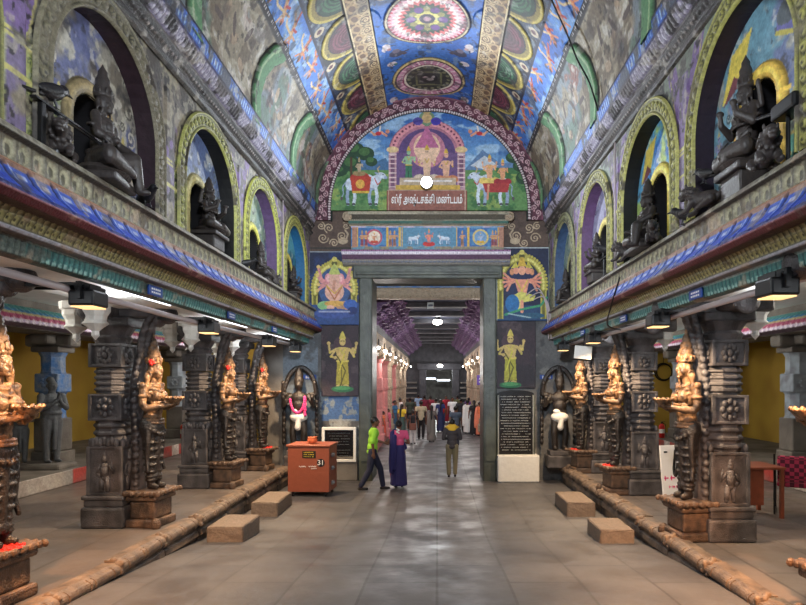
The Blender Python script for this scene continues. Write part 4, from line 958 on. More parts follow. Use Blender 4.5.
# ------------------------------------------------------------------ kerb moulding and stone steps
def kerb_piece(L_):
    t = thing('kerb_stone', '', 'kerb')
    bm = bmesh.new(); n = 12                                # rolled stone, local length along y, bulging to +x
    prof = [(-.16,.0), (-.16,.05), (-.02,.055)]+[(.0+.066*math.cos(a), -.03+.066*math.sin(a)) for a in np.linspace(1.5, -1.5, 9)]+[(.0,-.13), (.04,-.15), (.05,-.22), (0,-.24), (0,-.5), (-.16,-.5)]
    for k in range(7):
        pass
    a = [bm.verts.new((x, .03, z)) for x, z in prof]; b = [bm.verts.new((x, L_-.03, z)) for x, z in prof]
    for i in range(len(prof)): j = (i+1) % len(prof); bm.faces.new((a[i], a[j], b[j], b[i]))
    bm.faces.new(a); bm.faces.new(list(reversed(b)))
    for q in (.16, L_*.5-.04, L_*.5+.04, L_-.16): tube(bm, [(.001,q-.012,-.03), (.001,q+.012,-.03)], .073, 14)
    obj('roll', bm, M['kerb'], t)
    bm = bmesh.new()
    for (x, y, z, r) in ((.01,0,-.02,.07), (.05,0,.03,.04), (.0,.04,.04,.04), (.06,-.04,-.06,.035), (.04,.05,-.08,.035), (-.04,0,.05,.05)): ell(bm, (x, y, z), (r, r*.8, r), seg=10)
    o = fuse('carved_knot', bm, M['kerb'], t, .012, 2); o['label'] = 'carved knot at the joint of two rolled stones'
    return t
kp = None
KN = ['by the gate', 'second from the gate', 'third from the gate', 'fourth from the gate', 'fifth from the gate', 'sixth from the gate', 'seventh from the gate', 'eighth from the gate', 'nearest the camera']
rg = random.Random(2)
for s, x in ((-1, XL), (1, XR)):
    for k in range(9):
        y = 14.6-1.12*(k+1)
        if kp is None: o = kp = kerb_piece(1.12)
        else: o = dup(kp)
        off = rg.uniform(-.02, .02)
        if s < 0: o.location = (x+.02+off, y, PH-.0); o.rotation_euler = (rg.uniform(-.012, .012), rg.uniform(-.05, .05), rg.uniform(-.015, .015))
        else: o.location = (x-.02-off, y+1.12, PH-.0); o.rotation_euler = (rg.uniform(-.012, .012), rg.uniform(-.05, .05), PI+rg.uniform(-.015, .015))
        o['label'] = 'rolled stone of the '+('left' if s < 0 else 'right')+' platform edge, '+KN[k]; o['group'] = 'rolled kerb stones along the '+('left' if s < 0 else 'right')+' platform'
for x0, x1, y0, y1, zt, lab in ((-3.42,-2.88,8.9,9.75,.3,'rough stone step block against the left platform, nearer to the camera'), (-3.38,-2.9,10.9,12.0,.26,'rough stone step block against the left platform, beside the orange box'),
                               (2.4,2.9,8.8,9.6,.28,'rough stone step block against the right platform, nearer to the camera'), (2.36,2.88,10.9,12.0,.26,'rough stone step block against the right platform, nearer to the gate')):
    bm = bmesh.new(); box(bm, x0, x1, y0, y1, float(floor_z((y0+y1)/2))-.12, zt, .025)
    bmesh.ops.subdivide_edges(bm, edges=bm.edges[:], cuts=3, use_grid_fill=True)
    for v in bm.verts: v.co += Vector([rg.uniform(-.006, .006) for _ in range(3)])
    tag(obj('stone_step', bm, M['block']), lab, 'step', 'loose stone step blocks')

# ------------------------------------------------------------------ carved pillars
def relief_fig(bm, x, y, z, k, ax):
    """little carved figure standing out of a pillar face; ax is 0 for faces along x, 1 along y"""
    def P(a, b, d=0): return (x+a*k, y-d*k, z+b*k) if ax == 1 else (x+d*k, y+a*k, z+b*k)
    cap(bm, P(-.12,.05), P(-.1,.45), .09*k, .1*k, 8); cap(bm, P(.14,.05), P(.1,.45), .09*k, .1*k, 8); cap(bm, P(0,.5), P(0,.82), .15*k, .17*k, 8)
    ell(bm, P(0,1.08,.03), .12*k, seg=8); cap(bm, P(0,1.15), P(0,1.32), .1*k, .04*k, 8)
    cap(bm, P(.18,.85), P(.34,.65), .06*k, .05*k, 8); cap(bm, P(.34,.65), P(.28,.95), .05*k, .05*k, 8); cap(bm, P(-.18,.85), P(-.32,.6), .06*k, .05*k, 8); cap(bm, P(-.32,.6), P(-.16,.48), .05*k, .05*k, 8)
def pillar(hall):
    t = thing('temple_pillar', '', 'pillar')
    bm = bmesh.new(); box(bm, -.37, .37, -.37, .37, 0, .3, .04); box(bm, -.33, .33, -.33, .33, .3, .4, .02); box(bm, -.36, .36, -.36, .36, .4, .46, .02); obj('base', bm, M['stone'], t)
    bm = bmesh.new()
    def sq(z0, z1, h): box(bm, -h, h, -h, h, z0, z1, .02)
    def rim(z0, z1, h):                                     # raised border around a carved panel
        for sx_ in (-1, 1):
            for sy_ in (-1, 1): box(bm, sx_*h-.03, sx_*h+.03, sy_*h-.03, sy_*h+.03, z0, z1, .01)
        box(bm, -h-.025, h+.025, -h-.025, h+.025, z1-.04, z1, .01); box(bm, -h-.025, h+.025, -h-.025, h+.025, z0, z0+.04, .01)
    sq(.46, 1.16, .27); rim(.46, 1.16, .27)
    def octs(z0, z1, r, rings):
        n = rings*2; pr = []
        for i in range(n+1):
            z = z0+(z1-z0)*i/n; pr += [(r*(1.07 if i % 2 else .95), z-.012), (r*(1.07 if i % 2 else .95), z+.012)]
        lathe(bm, pr, 8, rot0=PI/8)
    octs(1.17, 1.5, .285, 3)
    sq(1.52, 1.9, .255); rim(1.52, 1.9, .255)
    octs(1.92, 2.26, .275, 4)
    sq(2.28, 2.62, .25); rim(2.28, 2.62, .25)
    lathe(bm, [(.27,2.62), (.31,2.7), (.27,2.74), (.33,2.82), (.36,2.86)], 16)
    obj('shaft', bm, M['stone'], t)
    bm = bmesh.new()
    for ax, d in ((1, 1), (0, 1), (0, -1)):
        if ax == 1: relief_fig(bm, 0, -.27, .52, .42, 1); relief_fig(bm, 0, .27, .52, .42, 1)
        else: relief_fig(bm, d*.27, 0, .52, .42, 0)
    for z, r in ((1.71,.11), (2.45,.09)):
        for a in range(8):
            an = a*PI/4
            for (px_, py_, ax) in ((0,-.26,1), (.26,0,0), (-.26,0,0)):
                p = (r*math.cos(an), -.262, z+r*math.sin(an)) if ax == 1 else (px_, r*math.cos(an), z+r*math.sin(an))
                ell(bm, p, (.045,.03,.045) if ax == 1 else (.03,.045,.045), seg=8)
        for p in ((0,-.265,z), (.265,0,z), (-.265,0,z), (0,.265,z)): ell(bm, p, .05, seg=8)
        for a in range(8): ell(bm, (r*math.cos(a*PI/4), .262, z+r*math.sin(a*PI/4)), (.045,.03,.045), seg=8)
    for i in range(7):                                      # foliage tufts at the panel heads
        for p in ((-.2+.066*i,-.27,1.2+.03*(i % 2)), (.27,-.2+.066*i,1.2+.03*(i % 2)), (-.27,-.2+.066*i,1.2)): ell(bm, p, (.045,.045,.07), seg=8)
    sub(obj('carved_reliefs', bm, M['stone'], t, smooth=True), [q for q in t.children if q.name.startswith('shaft')][0])
    bm = bmesh.new(); box(bm, -.4, .4, -.3, .3, 2.86, 3.0, .03); box(bm, -.75, 1.0 if hall else .75, -.2, .2, 3.0, 3.24, .05); box(bm, -.2, .2, -.8, .8, 2.98, 3.24, .05); ell(bm, (.95,0,3.05), (.16,.19,.14)); ell(bm, (.8,0,2.97), (.1,.15,.1)); ell(bm, (0,-.78,3.05), (.18,.12,.14)); ell(bm, (0,.78,3.05), (.18,.12,.14))
    cpt = obj('capital', bm, M['stone'], t)
    for (x, y) in ((-.58,-.1 if hall else 0), (.1,-.72)):
        bm = bmesh.new(); pr = [(.005,2.64), (.06,2.7), (.055,2.76), (.12,2.81), (.2,2.86), (.16,2.9), (.17,2.96), (.22,3.03), (.22,3.1), (.26,3.12), (.27,3.22)]
        lathe(bm, pr, 8, (x, y, 0), PI/8); o = sub(obj('pendant_bud', bm, M['white'], t), cpt); o['label'] = 'whitewashed hanging bud bracket'
    return t

# guardian statue: faces +x, origin on the platform
def statue_fn(black=False):
    t = thing('guardian_statue', '', 'statue')
    UP = M['black'] if black else M['lamplit']  # upper body coloured as if in warm lamplight
    # pedestal
    bm = bmesh.new(); box(bm, -.3, .24, -.3, .3, 0, .12, .03); box(bm, -.25, .19, -.25, .25, .12, .38, .03); box(bm, -.3, .24, -.3, .3, .38, .46, .03); box(bm, -.33, .27, -.33, .33, .46, .52, .02)
    for k in range(6): 
        ell(bm, (.26, -.28+.112*k, .49), (.03,.05,.04), seg=8); ell(bm, (-.28+.112*k, -.33, .49), (.05,.03,.04), seg=8); ell(bm, (-.28+.112*k, .33, .49), (.05,.03,.04), seg=8)
    ell(bm, (.22,-.28,.06), (.09,.07,.09), seg=10)
    obj('pedestal', bm, M['brownst'] if not black else M['stone'], t)
    bm = bmesh.new(); rr = random.Random(3)
    lathe(bm, [(.14,.52), (.13,.528)], 14, (.14,0,0))
    for k in range(16): ell(bm, (.14+rr.uniform(-.1,.11), rr.uniform(-.11,.11), .53), (.022,.022,.012), (rr.random(),0,rr.random()*3), seg=6)
    o = obj('flower_offerings', bm, M['redfl'], t); o['label'] = 'scattered red petals and kumkum on the pedestal top'
    # legs, skirt and sash: dark oiled stone
    bm = bmesh.new()
    for s in (-1, 1): 
        chain(bm, [(.02, s*.085, .6), (.0, s*.095, 1.0), (-.02, s*.1, 1.45)], [.06, .085, .125]); chain(bm, [(.0, s*.085, .58), (.12, s*.1, .56)], [.055, .04])
        torus(bm, (.015, s*.087, .66), .07, .018); torus(bm, (.01, s*.088, .71), .075, .015); torus(bm, (0, s*.094, .98), .098, .018)
    for z, r in ((.78,.09), (.88,.1), (1.1,.115), (1.2,.12)): 
        for s in (-1, 1): torus(bm, (0, s*.092, z), r-.008, .014)
    cap(bm, (-.02,-.06,1.42), (-.02,.06,1.42), .17); cap(bm, (.05,0,.72), (.07,0,1.36), .045, .07); ell(bm, (.07,0,.7), (.04,.08,.06))
    for s in (-1, 1): chain(bm, [(.02, s*.17, 1.44), (.04, s*.21, 1.2), (.02, s*.2, .95), (.05, s*.23, .8)], [.05,.04,.035,.03])
    for k in range(9): a = -PI*.5+PI*k/8; ell(bm, (.16*math.cos(a)+.0, .2*math.sin(a), 1.36-.05*math.cos(2*a)), .032, seg=8)
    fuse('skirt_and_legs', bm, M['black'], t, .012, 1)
    # trunk, arms and head
    bm = bmesh.new()
    ell(bm, (-.01,0,1.58), (.14,.16,.12)); ell(bm, (.02,0,1.66), (.13,.14,.12)); ell(bm, (-.01,0,1.88), (.14,.19,.18)); cap(bm, (-.02,-.17,1.99), (-.02,.17,1.99), .075)
    for s in (-1, 1):
        ell(bm, (.11, s*.085, 1.87), (.085,.085,.085)); ell(bm, (.19, s*.085, 1.87), .02, seg=6)
        chain(bm, [(-.02, s*.23, 1.98), (.0, s*.29, 1.76), (.04, s*.27, 1.7)], [.07, .055, .05]); chain(bm, [(.04, s*.27, 1.7), (.22, s*.17, 1.72), (.31, s*.1, 1.74)], [.052, .042, .035])
        torus(bm, (-.01, s*.26, 1.87), .07, .018, (0,0,0)); torus(bm, (.16, s*.2, 1.71), .048, .014, (0,PI/2,s*.5)); torus(bm, (.13, s*.215, 1.71), .048, .014, (0,PI/2,s*.5)); ell(bm, (-.02, s*.27, 2.02), (.06,.05,.05))
        ell(bm, (.33, s*.08, 1.745), (.05,.03,.03))
        for j in range(4): chain(bm, [(.33, s*(.1-.02*j), 1.75), (.39+.004*j, s*(.1-.022*j), 1.74), (.41, s*(.095-.022*j), 1.775)], [.013,.011,.009], 6)
        cap(bm, (.31, s*.12, 1.76), (.34, s*.13, 1.8), .014, .011, 6)
        chain(bm, [(.0, s*.16, 2.14), (.0, s*.17, 2.05)], [.05,.035]); torus(bm, (.01, s*.15, 2.17), .045, .018, (PI/2,0,0))
    cap(bm, (-.01,0,2.02), (.01,0,2.14), .065, .06)
    ell(bm, (.03,0,2.25), (.115,.1,.135)); ell(bm, (.08,0,2.19), (.07,.07,.06)); ell(bm, (.15,0,2.235), (.028,.022,.035)); cap(bm, (.13,0,2.27), (.15,0,2.235), .014, .022, 8); ell(bm, (.137,0,2.185), (.022,.036,.012)); ell(bm, (.135,0,2.17), (.02,.03,.011)); ell(bm, (.13,0,2.14), (.03,.03,.025))
    for s in (-1, 1): ell(bm, (.122, s*.042, 2.265), (.02,.028,.015)); cap(bm, (.13, s*.02, 2.292), (.115, s*.07, 2.298), .009, .007, 6); ell(bm, (.09, s*.06, 2.21), (.045,.035,.04)); ell(bm, (.02, s*.108, 2.24), (.03,.018,.045))
    for z, r, sx_ in ((2.04,.11,1), (1.99,.15,1), (1.93,.17,.9)): torus(bm, (.01,0,z), r, .016, (0,.35,0), 24, 6, sx_)
    for k in range(12): a = -1.2+2.4*k/11; ell(bm, (.02+.15*math.cos(a), .17*math.sin(a), 1.77+.0*k), .022, seg=6)
    torus(bm, (.0,0,1.52), .165, .022, (0,0,0), 24, 6, .95, 1.05); torus(bm, (.0,0,1.48), .175, .018, (0,0,0), 24, 6, .95, 1.05)
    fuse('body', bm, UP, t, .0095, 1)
    # crown
    bm = bmesh.new(); lathe(bm, [(.118,2.33), (.125,2.36), (.105,2.375), (.12,2.4), (.11,2.43), (.09,2.44), (.105,2.47), (.095,2.51), (.075,2.52), (.085,2.55), (.07,2.6), (.05,2.61), (.06,2.64), (.04,2.69), (.02,2.71), (.025,2.74), (.003,2.78)], 18, (.01,0,0))
    for k in range(11): a = 2*PI*k/11; ell(bm, (.01+.12*math.cos(a), .12*math.sin(a), 2.39), (.02,.02,.035), seg=6)
    ell(bm, (.125,0,2.41), (.02,.035,.05), seg=8)
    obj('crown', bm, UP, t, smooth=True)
    # bowl in the hands
    bm = bmesh.new(); lathe(bm, [(.04,1.75), (.05,1.76), (.09,1.79), (.12,1.83), (.125,1.85), (.1,1.845), (.02,1.81)], 18, (.37,0,0), 0, 1.1, 1.3)
    for k in range(12): a = 2*PI*k/12; ell(bm, (.37+.125*math.cos(a), .155*math.sin(a), 1.845), .022, seg=6)
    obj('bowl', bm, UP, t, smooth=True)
    bm = bmesh.new(); 
    for (x, y, z) in ((.04,.12,2.33), (.07,.1,2.35), (.03,.13,2.36), (.05,.12,2.38)): ell(bm, (x, y*(-1), z), (.03,.03,.025), seg=7)
    o = obj('ear_flowers', bm, M['redfl'], t); o['label'] = 'red flowers tucked by the ear'
    # carved prop behind: upright scroll beast curling over the crown
    bm = bmesh.new()
    path = [(-.26,.5), (-.27,.9), (-.26,1.3), (-.3,1.7), (-.28,2.1), (-.2,2.45), (-.14,2.75), (-.06,2.95), (.06,3.05)]
    chain(bm, [(x, 0, z) for x, z in path], [.13,.1,.11,.1,.11,.1,.1,.09,.08])
    q = 0
    for i in range(len(path)-1):
        for f in (0, .25, .5, .75):
            x = path[i][0]*(1-f)+path[i+1][0]*f; z = path[i][1]*(1-f)+path[i+1][1]*f
            for s in (-1, 1): ell(bm, (x+.03, s*(.1+.02*(q % 2)), z), (.06,.05,.045), seg=8)
            ell(bm, (x+.1, 0, z), (.045,.07,.04), seg=8) if z > 2.4 else None; q += 1
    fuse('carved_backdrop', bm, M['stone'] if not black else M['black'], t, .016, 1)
    return t

st = statue_fn(); pl_ = pillar(True)
DIST = ['nearest the camera', 'second from the camera', 'third from the camera', 'nearest the gate']
firstS = firstP = True
for side, s, ys_, xp, xs_ in (('left', -1, (5.65, 8.75, 11.9, 14.2), -4.72, -4.13), ('right', 1, (4.95, 8.0, 11.2, 13.85), 3.8, 3.32)):
    for k, y in enumerate(ys_):
        ang = 0 if s < 0 else PI
        lab = 'grey carved stone pillar of the '+side+' colonnade, '+DIST[k]+(', behind a guardian statue')
        if firstP: o = pl_; firstP = False; o['label'] = lab; o['group'] = 'colonnade pillars'; o.location = (xp, y, PH); o.rotation_euler = (0,0,ang)
        else: o = dup(pl_, lab, (xp, y, PH), ang, None, 'colonnade pillars')
        o.scale = (.84,.84,1)
        if s > 0 and k == 0: xs_ = 3.38; y = 5.02
        elif s > 0: xs_ = 3.32
        lab = 'golden-torsoed guardian statue holding a bowl, '+side+' side, '+DIST[k]
        ang2 = ang + (-.12 if s < 0 else .12)
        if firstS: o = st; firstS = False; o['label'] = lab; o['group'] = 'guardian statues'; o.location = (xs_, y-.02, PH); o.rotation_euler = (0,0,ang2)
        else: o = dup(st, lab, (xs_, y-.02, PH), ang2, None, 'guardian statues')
        o.scale = (.88,.88,1)
        if k in (1,) or (k == 2 and s < 0):
            for q in list(o.children):
                if q.name.startswith('flower_offerings'): bpy.data.objects.remove(q)
# big dark door guardians beside the gate
def dvarapala():
    t = thing('door_guardian_statue', '', 'statue')
    bm = bmesh.new(); box(bm, -.36, .36, -.3, .3, 0, .3, .03); box(bm, -.3, .3, -.26, .26, .3, .42, .02); obj('pedestal', bm, M['stone'], t)
    bm = bmesh.new()
    for s in (-1, 1):
        chain(bm, [(s*.13,-.05,.48), (s*.16,-.08,.85), (s*.1,0,1.2)], [.08,.09,.13]); ell(bm, (s*.14,-.12,.46), (.07,.13,.05)); chain(bm, [(s*.26,0,1.72), (s*.42,-.05,1.5), (s*.4,-.16,1.66)], [.08,.065,.05]); chain(bm, [(s*.26,.05,1.74), (s*.46,.04,1.78), (s*.44,-.02,2.0)], [.07,.055,.05]); ell(bm, (s*.4,-.18,1.7), .06); ell(bm, (s*.44,-.03,2.05), .06)
    ell(bm, (0,0,1.3), (.22,.16,.16)); ell(bm, (0,-.02,1.5), (.19,.15,.18)); ell(bm, (0,0,1.68), (.24,.15,.16)); cap(bm, (0,0,1.8), (0,-.02,1.9), .07); ell(bm, (0,-.03,2.0), (.11,.12,.13)); ell(bm, (0,-.15,1.99), (.025,.03,.035)); lathe(bm, [(.13,2.06), (.14,2.12), (.11,2.2), (.12,2.25), (.08,2.36), (.03,2.46), (.003,2.5)], 14, (0,0,0))
    for k in range(26): a = PI*k/25; ell(bm, (.46*math.cos(a), .16, 1.7+.72*math.sin(a)), (.07,.05,.07), seg=8)
    for k in range(8):
        for s in (-1, 1): ell(bm, (s*.46, .16, .6+.14*k), (.06,.06,.08), seg=8)
    fuse('body', bm, M['black'], t, .018, 1)
    bm = bmesh.new(); ell(bm, (0,-.05,1.22), (.25,.19,.14)); cap(bm, (.03,-.17,1.2), (.0,-.16,.98), .06, .09); ell(bm, (-.1,-.1,1.36), (.1,.12,.06)); fuse('white_waistcloth', bm, M['white'], t, .02, 2)
    return t
dv = dvarapala(); dv['label'] = 'dark many-armed door guardian statue in a white waistcloth and pink garland, left of the gate'; dv.location = (-3.36, 14.62, PH); dv.scale = (.88,.88,1); dv['group'] = 'door guardian statues'
dr = dup(dv, 'dark many-armed door guardian statue in a white waistcloth, right of the gate', (2.98, 14.62, PH), 0)
bm = bmesh.new()
for k in range(20): a = -1.4+2.8*k/19; ell(bm, (.2*math.sin(a), -.2, 1.78-.45*math.cos(a*.9)), .04, seg=7)
for k in range(8): ell(bm, (.2+.01*(k % 2), -.19, 1.7-.06*k), .045, seg=7)
obj('garland', bm, M['pinkfl'], dv)

# beams above the pillars
for side, s, xp, xe, ys_ in (('left', -1, -4.58, -3.32, (5.65, 8.75, 11.9, 14.2)), ('right', 1, 3.86, 3.02, (4.95, 8.0, 11.2, 13.85))):
    bm = bmesh.new(); box(bm, xp-.22, xp+.22, -1, 15, PH+3.24, 3.99, .02); struct(obj('beam_'+side, bm, M['stonepl']))
    bm = bmesh.new()
    for y in ys_: a, b = sorted((xp, xe)); box(bm, a, b, y-.2, y+.2, PH+3.24, 3.99)
    struct(obj('cross_beam_'+side, bm, M['stonepl']))

# ------------------------------------------------------------------ back row pillars
def back_pillar(m):
    t = thing('back_row_pillar', '', 'pillar')
    bm = bmesh.new(); box(bm, -.3, .3, -.3, .3, 0, .3, .03); box(bm, -.26, .26, -.26, .26, .3, 1.0, .03); obj('base', bm, M['stonepl'], t)
    bm = bmesh.new(); lathe(bm, [(.26,1.0), (.24,1.05), (.24,1.5), (.27,1.55)], 8, rot0=PI/8); box(bm, -.25, .25, -.25, .25, 1.55, 1.95, .03); lathe(bm, [(.25,1.95), (.23,2.0), (.23,2.3), (.28,2.4)], 8, rot0=PI/8)
    for k in range(8): a = 2*PI*k/8; ell(bm, (.08*math.cos(a), -.255, 1.75+.08*math.sin(a)), (.04,.02,.04), seg=8)
    obj('shaft', bm, m, t)
    bm = bmesh.new(); box(bm, -.3, .3, -.3, .3, 2.4, 2.52, .03); box(bm, -.5, .5, -.2, .2, 2.52, 2.78, .06); box(bm, -.2, .2, -.5, .5, 2.56, 2.78, .06); obj('capital', bm, M['stonepl'], t)
    return t
bp = {'blue': None, 'pale': None}
for side, s, xp in (('left', -1, -8.25), ('right', 1, 7.75)):
    for k, y in enumerate((6.6, 9.7, 12.9, 16.0, 19.1)):
        key = 'blue' if s < 0 and k < 3 else 'pale'
        if bp[key] is None: o = bp[key] = back_pillar(M[key])
        else: o = dup(bp[key])
        o.location = (xp, y, .68); o['label'] = ('blue' if key == 'blue' else 'pale blue')+' limewashed pillar of the '+side+' back row, '+['nearest', 'second', 'third', 'fourth', 'farthest'][k]+(' from' if k not in (0, 4) else ' from' if k == 4 else ' to')+' the camera'; o['group'] = 'back row pillars'

# grey praying statues on the bench platform
def praying(h, adult=True):
    t = thing('praying_statue', '', 'statue')
    bm = bmesh.new()
    for s in (-1, 1):
        chain(bm, [(0,s*.1,.06), (0,s*.11,.45), (0,s*.1,.85)], [.06,.08,.12]); ell(bm, (.05,s*.1,.03), (.12,.05,.035)); chain(bm, [(0,s*.21,1.36), (.06,s*.26,1.12), (.2,s*.1,1.2), (.24,s*.02,1.3)], [.075,.06,.045,.035]); ell(bm, (.26,s*.018,1.34), (.03,.018,.08))
        for j in range(4): cap(bm, (.23+.017*j,s*.015,1.36), (.25+.02*j,s*.012,1.45-.01*j), .012, .009, 6)
        ell(bm, (0,s*.1,1.58), (.025,.02,.04))
    ell(bm, (0,0,.95), (.15,.19,.16)); ell(bm, (.02,0,1.1), (.15,.17,.16)); ell(bm, (0,0,1.28), (.14,.2,.16)); cap(bm, (0,0,1.38), (.01,0,1.47), .07); ell(bm, (.02,0,1.58), (.1,.09,.125)); ell(bm, (.11,0,1.57), (.025,.018,.03)); ell(bm, (.1,0,1.53), (.02,.03,.01)); ell(bm, (-.05,0,1.7), (.08,.08,.07)); torus(bm, (0,0,1.02), .17, .03)
    for s in (-1, 1): ell(bm, (.1, s*.035, 1.595), (.015,.02,.01))
    chain(bm, [(.1,0,.95), (.12,0,.6), (.1,0,.3)], [.05,.045,.04])
    fuse('body', bm, M['slate'], t, .013, 1); t.scale = (h/1.75,)*3
    return t
b1 = praying(1.74); b1['label'] = 'tall grey stone statue with palms pressed together, in front of the blue pillar'; b1.location = (-7.93, 12.35, .8); b1.rotation_euler = (0,0,-.5); b1['group'] = 'praying statues on one plinth'
b2 = dup(b1, 'shorter grey stone statue on the same plinth, left of the taller one', (-8.55, 12.3, .8), -.9, 1.35/1.75, 'praying statues on one plinth')
bm = bmesh.new(); box(bm, -8.95, -7.55, 12.0, 12.62, .66, .8, .05); tag(obj('statue_plinth', bm, M['stonepl']), 'low flat stone plinth under the two praying statues', 'plinth')

# ------------------------------------------------------------------ idols and beasts in the niches
def idol(kind=0):
    t = thing('niche_idol', '', 'idol')
    bm = bmesh.new(); box(bm, -.22, .26, -.34, .34, 0, .07, .02); (box(bm, -.2, .2, -.26, .26, -.22, .02, .02) if kind else None); lathe(bm, [(.3,.07), (.34,.1), (.3,.14)], 18, (.02,0,0), 0, .8, 1); obj('lotus_seat', bm, M['idol'], t)
    bm = bmesh.new()
    ell(bm, (0,0,.2), (.17,.2,.11))
    if kind == 0:
        chain(bm, [(.02,-.12,.22), (.2,-.34,.2), (.26,-.02,.16), (.3,.1,.14)], [.1,.085,.06,.04]); chain(bm, [(.02,.1,.22), (.26,.26,.3), (.3,.3,.06)], [.1,.08,.055]); ell(bm, (.34,.3,.03), (.09,.045,.03))
    else:
        chain(bm, [(.02,-.12,.2), (.18,-.36,.18), (.26,.05,.15)], [.1,.085,.05]); chain(bm, [(.02,.12,.2), (.18,.36,.18), (.28,-.05,.19)], [.1,.085,.05])
    ell(bm, (0,0,.36), (.12,.135,.14)); ell(bm, (.01,0,.5), (.12,.17,.12))
    for s in (-1, 1):
        ell(bm, (.1,s*.07,.5), (.05,.06,.055))
        if kind == 0: chain(bm, [(0,s*.18,.57), (.06,s*.28,.4), (.2,s*.24,.33)] if s < 0 else [(0,.18,.57), (.08,.3,.44), (.24,.27,.36)], [.055,.045,.035])
        else: chain(bm, [(0,s*.18,.57), (.06,s*.28,.42), (.22,s*.2,.5), (.24,s*.18,.58)], [.055,.045,.035,.028])
        ell(bm, (.23,s*.25,.34) if kind == 0 else (.24,s*.18,.6), (.05,.035,.03))
        if kind: chain(bm, [(-.04,s*.17,.58), (-.04,s*.28,.56), (.0,s*.3,.7)], [.045,.035,.028]); ell(bm, (.01,s*.3,.73), (.03,.03,.04))
        torus(bm, (0,s*.25,.47), .05, .014); ell(bm, (.0,s*.1,.71), (.025,.02,.05)); torus(bm, (.02,s*.115,.65), .03, .014, (PI/2,0,0))
        ell(bm, (.095,s*.032,.745), (.014,.018,.009)); ell(bm, (.07,s*.045,.705), (.03,.025,.025))
    cap(bm, (0,0,.6), (.01,0,.66), .05); ell(bm, (.02,0,.73), (.09,.08,.1)); ell(bm, (.11,0,.72), (.02,.016,.028)); ell(bm, (.1,0,.69), (.018,.026,.009)); ell(bm, (.09,0,.66), (.025,.025,.02))
    for z, r in ((.6,.1), (.56,.13)): torus(bm, (.02,0,z), r, .014, (0,.3,0))
    torus(bm, (0,0,.28), .15, .02)
    for k in range(14): a = -1.5+3*k/13; ell(bm, (.01+.14*math.cos(a), .17*math.sin(a), .43), .02, seg=6); ell(bm, (.02+.17*math.cos(a), .2*math.sin(a), .27), .022, seg=6)
    for s in (-1, 1):
        for q in (.28,.33): torus(bm, (.15,s*.27,q), .05, .012, (0,.6,0))
    fuse('body', bm, M['idol'], t, .011, 1)
    bm = bmesh.new(); lathe(bm, [(.09,.78), (.1,.81), (.08,.83), (.09,.87), (.07,.9), (.075,.94), (.05,.98), (.05,1.01), (.02,1.05), (.003,1.08)], 16, (.01,0,0))
    for k in range(8): a = 2*PI*k/8; ell(bm, (.01+.09*math.cos(a), .09*math.sin(a), .83), (.015,.015,.03), seg=6)
    obj('crown', bm, M['idol'], t, smooth=True)
    return t
i0 = idol(0); i0['label'] = 'large dark seated idol with one foot down, in the nearest left niche'; i0.location = (-3.14, 5.62, 4.28); i0.rotation_euler = (0,0,.15); i0.scale = (.85,.8,1.06); i0['group'] = 'niche idols'
i1 = idol(1); i1['label'] = 'dark seated idol in the gold-framed shrine of the nearest right niche'; i1.location = (2.9, 5.62, 4.38); i1.rotation_euler = (0,0,PI); i1.scale = (.78,.72,1.05); i1['group'] = 'niche idols'
dup(i1, 'dark seated idol in the second left niche from the camera', (-3.22, 8.45, 4.48), 0, .8)
dup(i0, 'dark seated idol in the third left niche from the camera', (-3.22, 10.95, 4.28), .1, .7)
dup(i1, 'small dark seated idol in the left niche nearest the gate', (-3.22, 13.45, 4.42), 0, .6)
dup(i0, 'dark seated idol in the second right niche from the camera', (2.84, 8.05, 4.2), PI, .92)
dup(i1, 'dark seated idol in the third right niche from the camera', (2.84, 10.65, 4.36), PI, .7)
dup(i0, 'small dark seated idol in the right niche nearest the gate', (2.84, 13.2, 4.2), PI, .7)
def beast():
    t = thing('beast_statue', '', 'statue'); bm = bmesh.new()
    ell(bm, (0,0,.2), (.26,.12,.13)); ell(bm, (.17,0,.23), (.14,.13,.15)); cap(bm, (.22,0,.26), (.33,0,.36), .1, .09); ell(bm, (.38,0,.39), (.11,.095,.1)); ell(bm, (.48,0,.35), (.07,.06,.045)); ell(bm, (.47,0,.3), (.055,.05,.03)); ell(bm, (.46,.05,.42), .025, seg=7); ell(bm, (.46,-.05,.42), .025, seg=7)
    for s in (-1, 1):
        chain(bm, [(.2,s*.1,.18), (.3,s*.11,.06), (.42,s*.11,.04)], [.065,.045,.04]); chain(bm, [(-.16,s*.12,.16), (-.02,s*.15,.08), (.06,s*.15,.04)], [.085,.05,.04]); ell(bm, (.34,s*.08,.48), (.03,.02,.045))
    for k in range(3):
        for j in range(10): a = 2*PI*j/10; ell(bm, (.3-.05*k, .12*math.cos(a), .33-.02*k+.12*math.sin(a)), .034, seg=7)
    chain(bm, [(-.24,0,.2), (-.34,.04,.3), (-.3,.06,.42), (-.22,.05,.44)], [.04,.03,.028,.04])
    fuse('body', bm, M['idol'], t, .012, 1); return t
be = beast(); be.location = (2.72, 4.98, 4.19); be.scale = (.62,)*3; be.rotation_euler = (0,0,-PI/2-.3); be['label'] = 'dark crouching beast statue on the ledge, at the near side of the nearest right idol'; be['group'] = 'beast statues on the ledge'
dup(be, 'dark crouching beast statue facing the gate, far side of the nearest right idol', (2.74, 6.1, 4.19), PI/2+.5, .62)
dup(be, 'dark beast statue at the near side of the second right niche', (2.74, 7.6, 4.19), -PI/2-.4, .55)
dup(be, 'dark beast statue at the far side of the second right niche', (2.74, 8.55, 4.19), PI/2+.6, .6)
dup(be, 'dark crouching beast statue left of the large seated idol in the nearest left niche', (-3.14, 5.02, 4.28), -PI/2+.5, .6)
dup(be, 'small dark beast statue beside the idol of the third left niche', (-3.14, 11.45, 4.28), PI/2-.4, .5)

